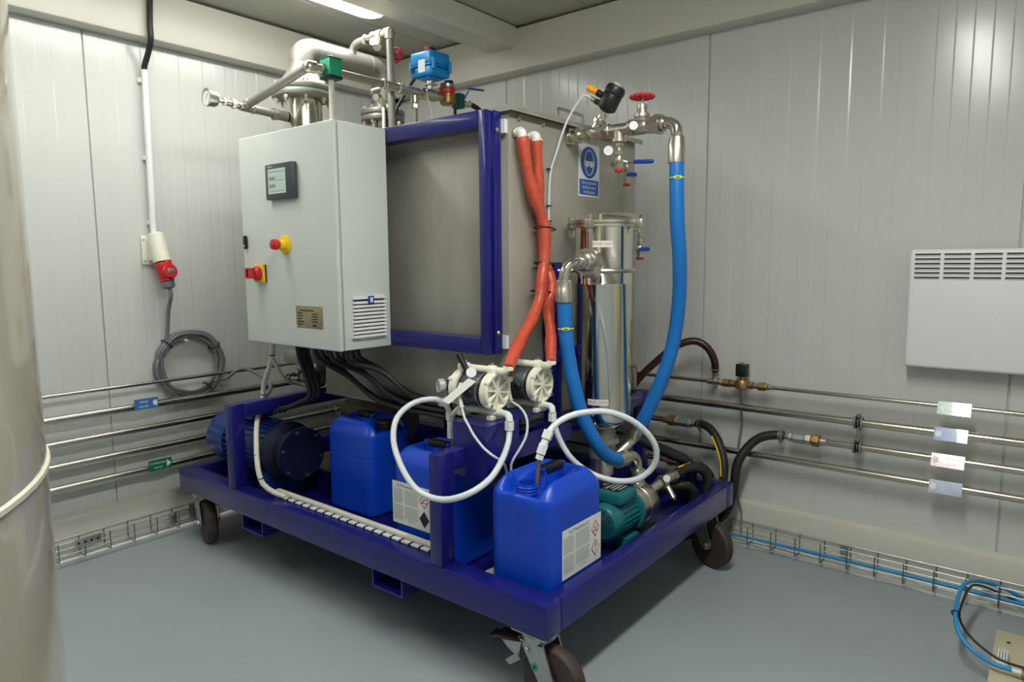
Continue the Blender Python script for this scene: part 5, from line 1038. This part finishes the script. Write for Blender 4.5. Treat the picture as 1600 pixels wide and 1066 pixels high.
nc = bpy.data.objects['network_cable']
MB().cyl((0.62, 3.262, 0.072), (0.62, 3.285, 0.071), 0.007, n=10).build('ferrule', 'white', nc)
MB().torus((0.497, 3.107, 0.143), (1, 0, -0.3), 0.0115, 0.0025, 14, 6).build('cable_tie', 'black', nc)
hose('control_wire', [(0.068, 3.6, 0.045), (0.07, 3.4, 0.045), (0.08, 3.285, 0.055), (0.098, 3.212, 0.078), (0.13, 3.167, 0.103), (0.2, 3.133, 0.131), (0.3, 3.121, 0.147), (0.4, 3.115, 0.140), (0.49, 3.116, 0.132), (0.55, 3.142, 0.116), (0.58, 3.178, 0.1), (0.6, 3.228, 0.083), (0.6, 3.275, 0.079), (0.6, 3.3015, 0.08)], 0.0038, 'rubber', 'thin black wire following the blue cable loop at the beige platform', 'wire', n=8)
pf = thing('beige_platform', 'beige painted metal platform on the floor where the looped cable ends', 'platform', (0.75, 3.6, 0))
MB().box((0.325, 3.212, 0.0), (1.25, 4.0, 0.044), 0.003).build('top_plate', 'beige', pf)
MB().box((0.322, 3.209, 0.0442), (0.68, 4.0, 0.0475), 0.001).build('raised_plate', 'beige', pf)
b = MB(); b.box((0.50, 3.222, 0.0477), (0.575, 3.252, 0.062), 0.002)
b.build('cable_clip', 'white', pf)
for k in range(4): MB().box((0.502, 3.2235+0.0072*k, 0.0622), (0.565, 3.2275+0.0072*k, 0.074), 0.001).build('clip_rib', 'white', pf)
MB().bcyl((0.40, 3.245, 0.0476), (0.40, 3.245, 0.05), 0.006, 0.001, 10).build('screw', 'hub', pf)
vb = thing('valve_block', 'black and brass solenoid block on the beige platform', 'valve', (0.6, 3.31, 0.0477))
MB().box((0.54, 3.302, 0.0478), (0.615, 3.36, 0.13), 0.004).build('coil', 'black', vb)
b = MB(); b.hexn((0.62, 3.2855, 0.071), (0.62, 3.31, 0.071), 0.013); b.box((0.6155, 3.302, 0.0478), (0.66, 3.36, 0.085), 0.003); b.build('body', 'brass', vb)

# ------------------------------------------------------------------ the big tank at the frame edge
bt = thing('storage_tank', 'tall cream cylindrical tank with a raised horizontal weld band, close to the viewer', 'tank', (3.2195, 2.288, 0))
MB().lathe((3.2195, 2.288, 0), (0, 0, 1), [(0.497, 0.0), (0.499, 0.004), (0.499, 1.048), (0.499, 2.18), (0.47, 2.24), (0.3, 2.29), (0.0, 2.30)], 96).build('shell', 'cream', bt, ang=25)
MB().lathe((3.2195, 2.288, 1.053), (0, 0, 1), [(0.4992, 0), (0.502, 0.002), (0.502, 0.007), (0.4992, 0.009)], 96).build('weld_band', 'band', bt)
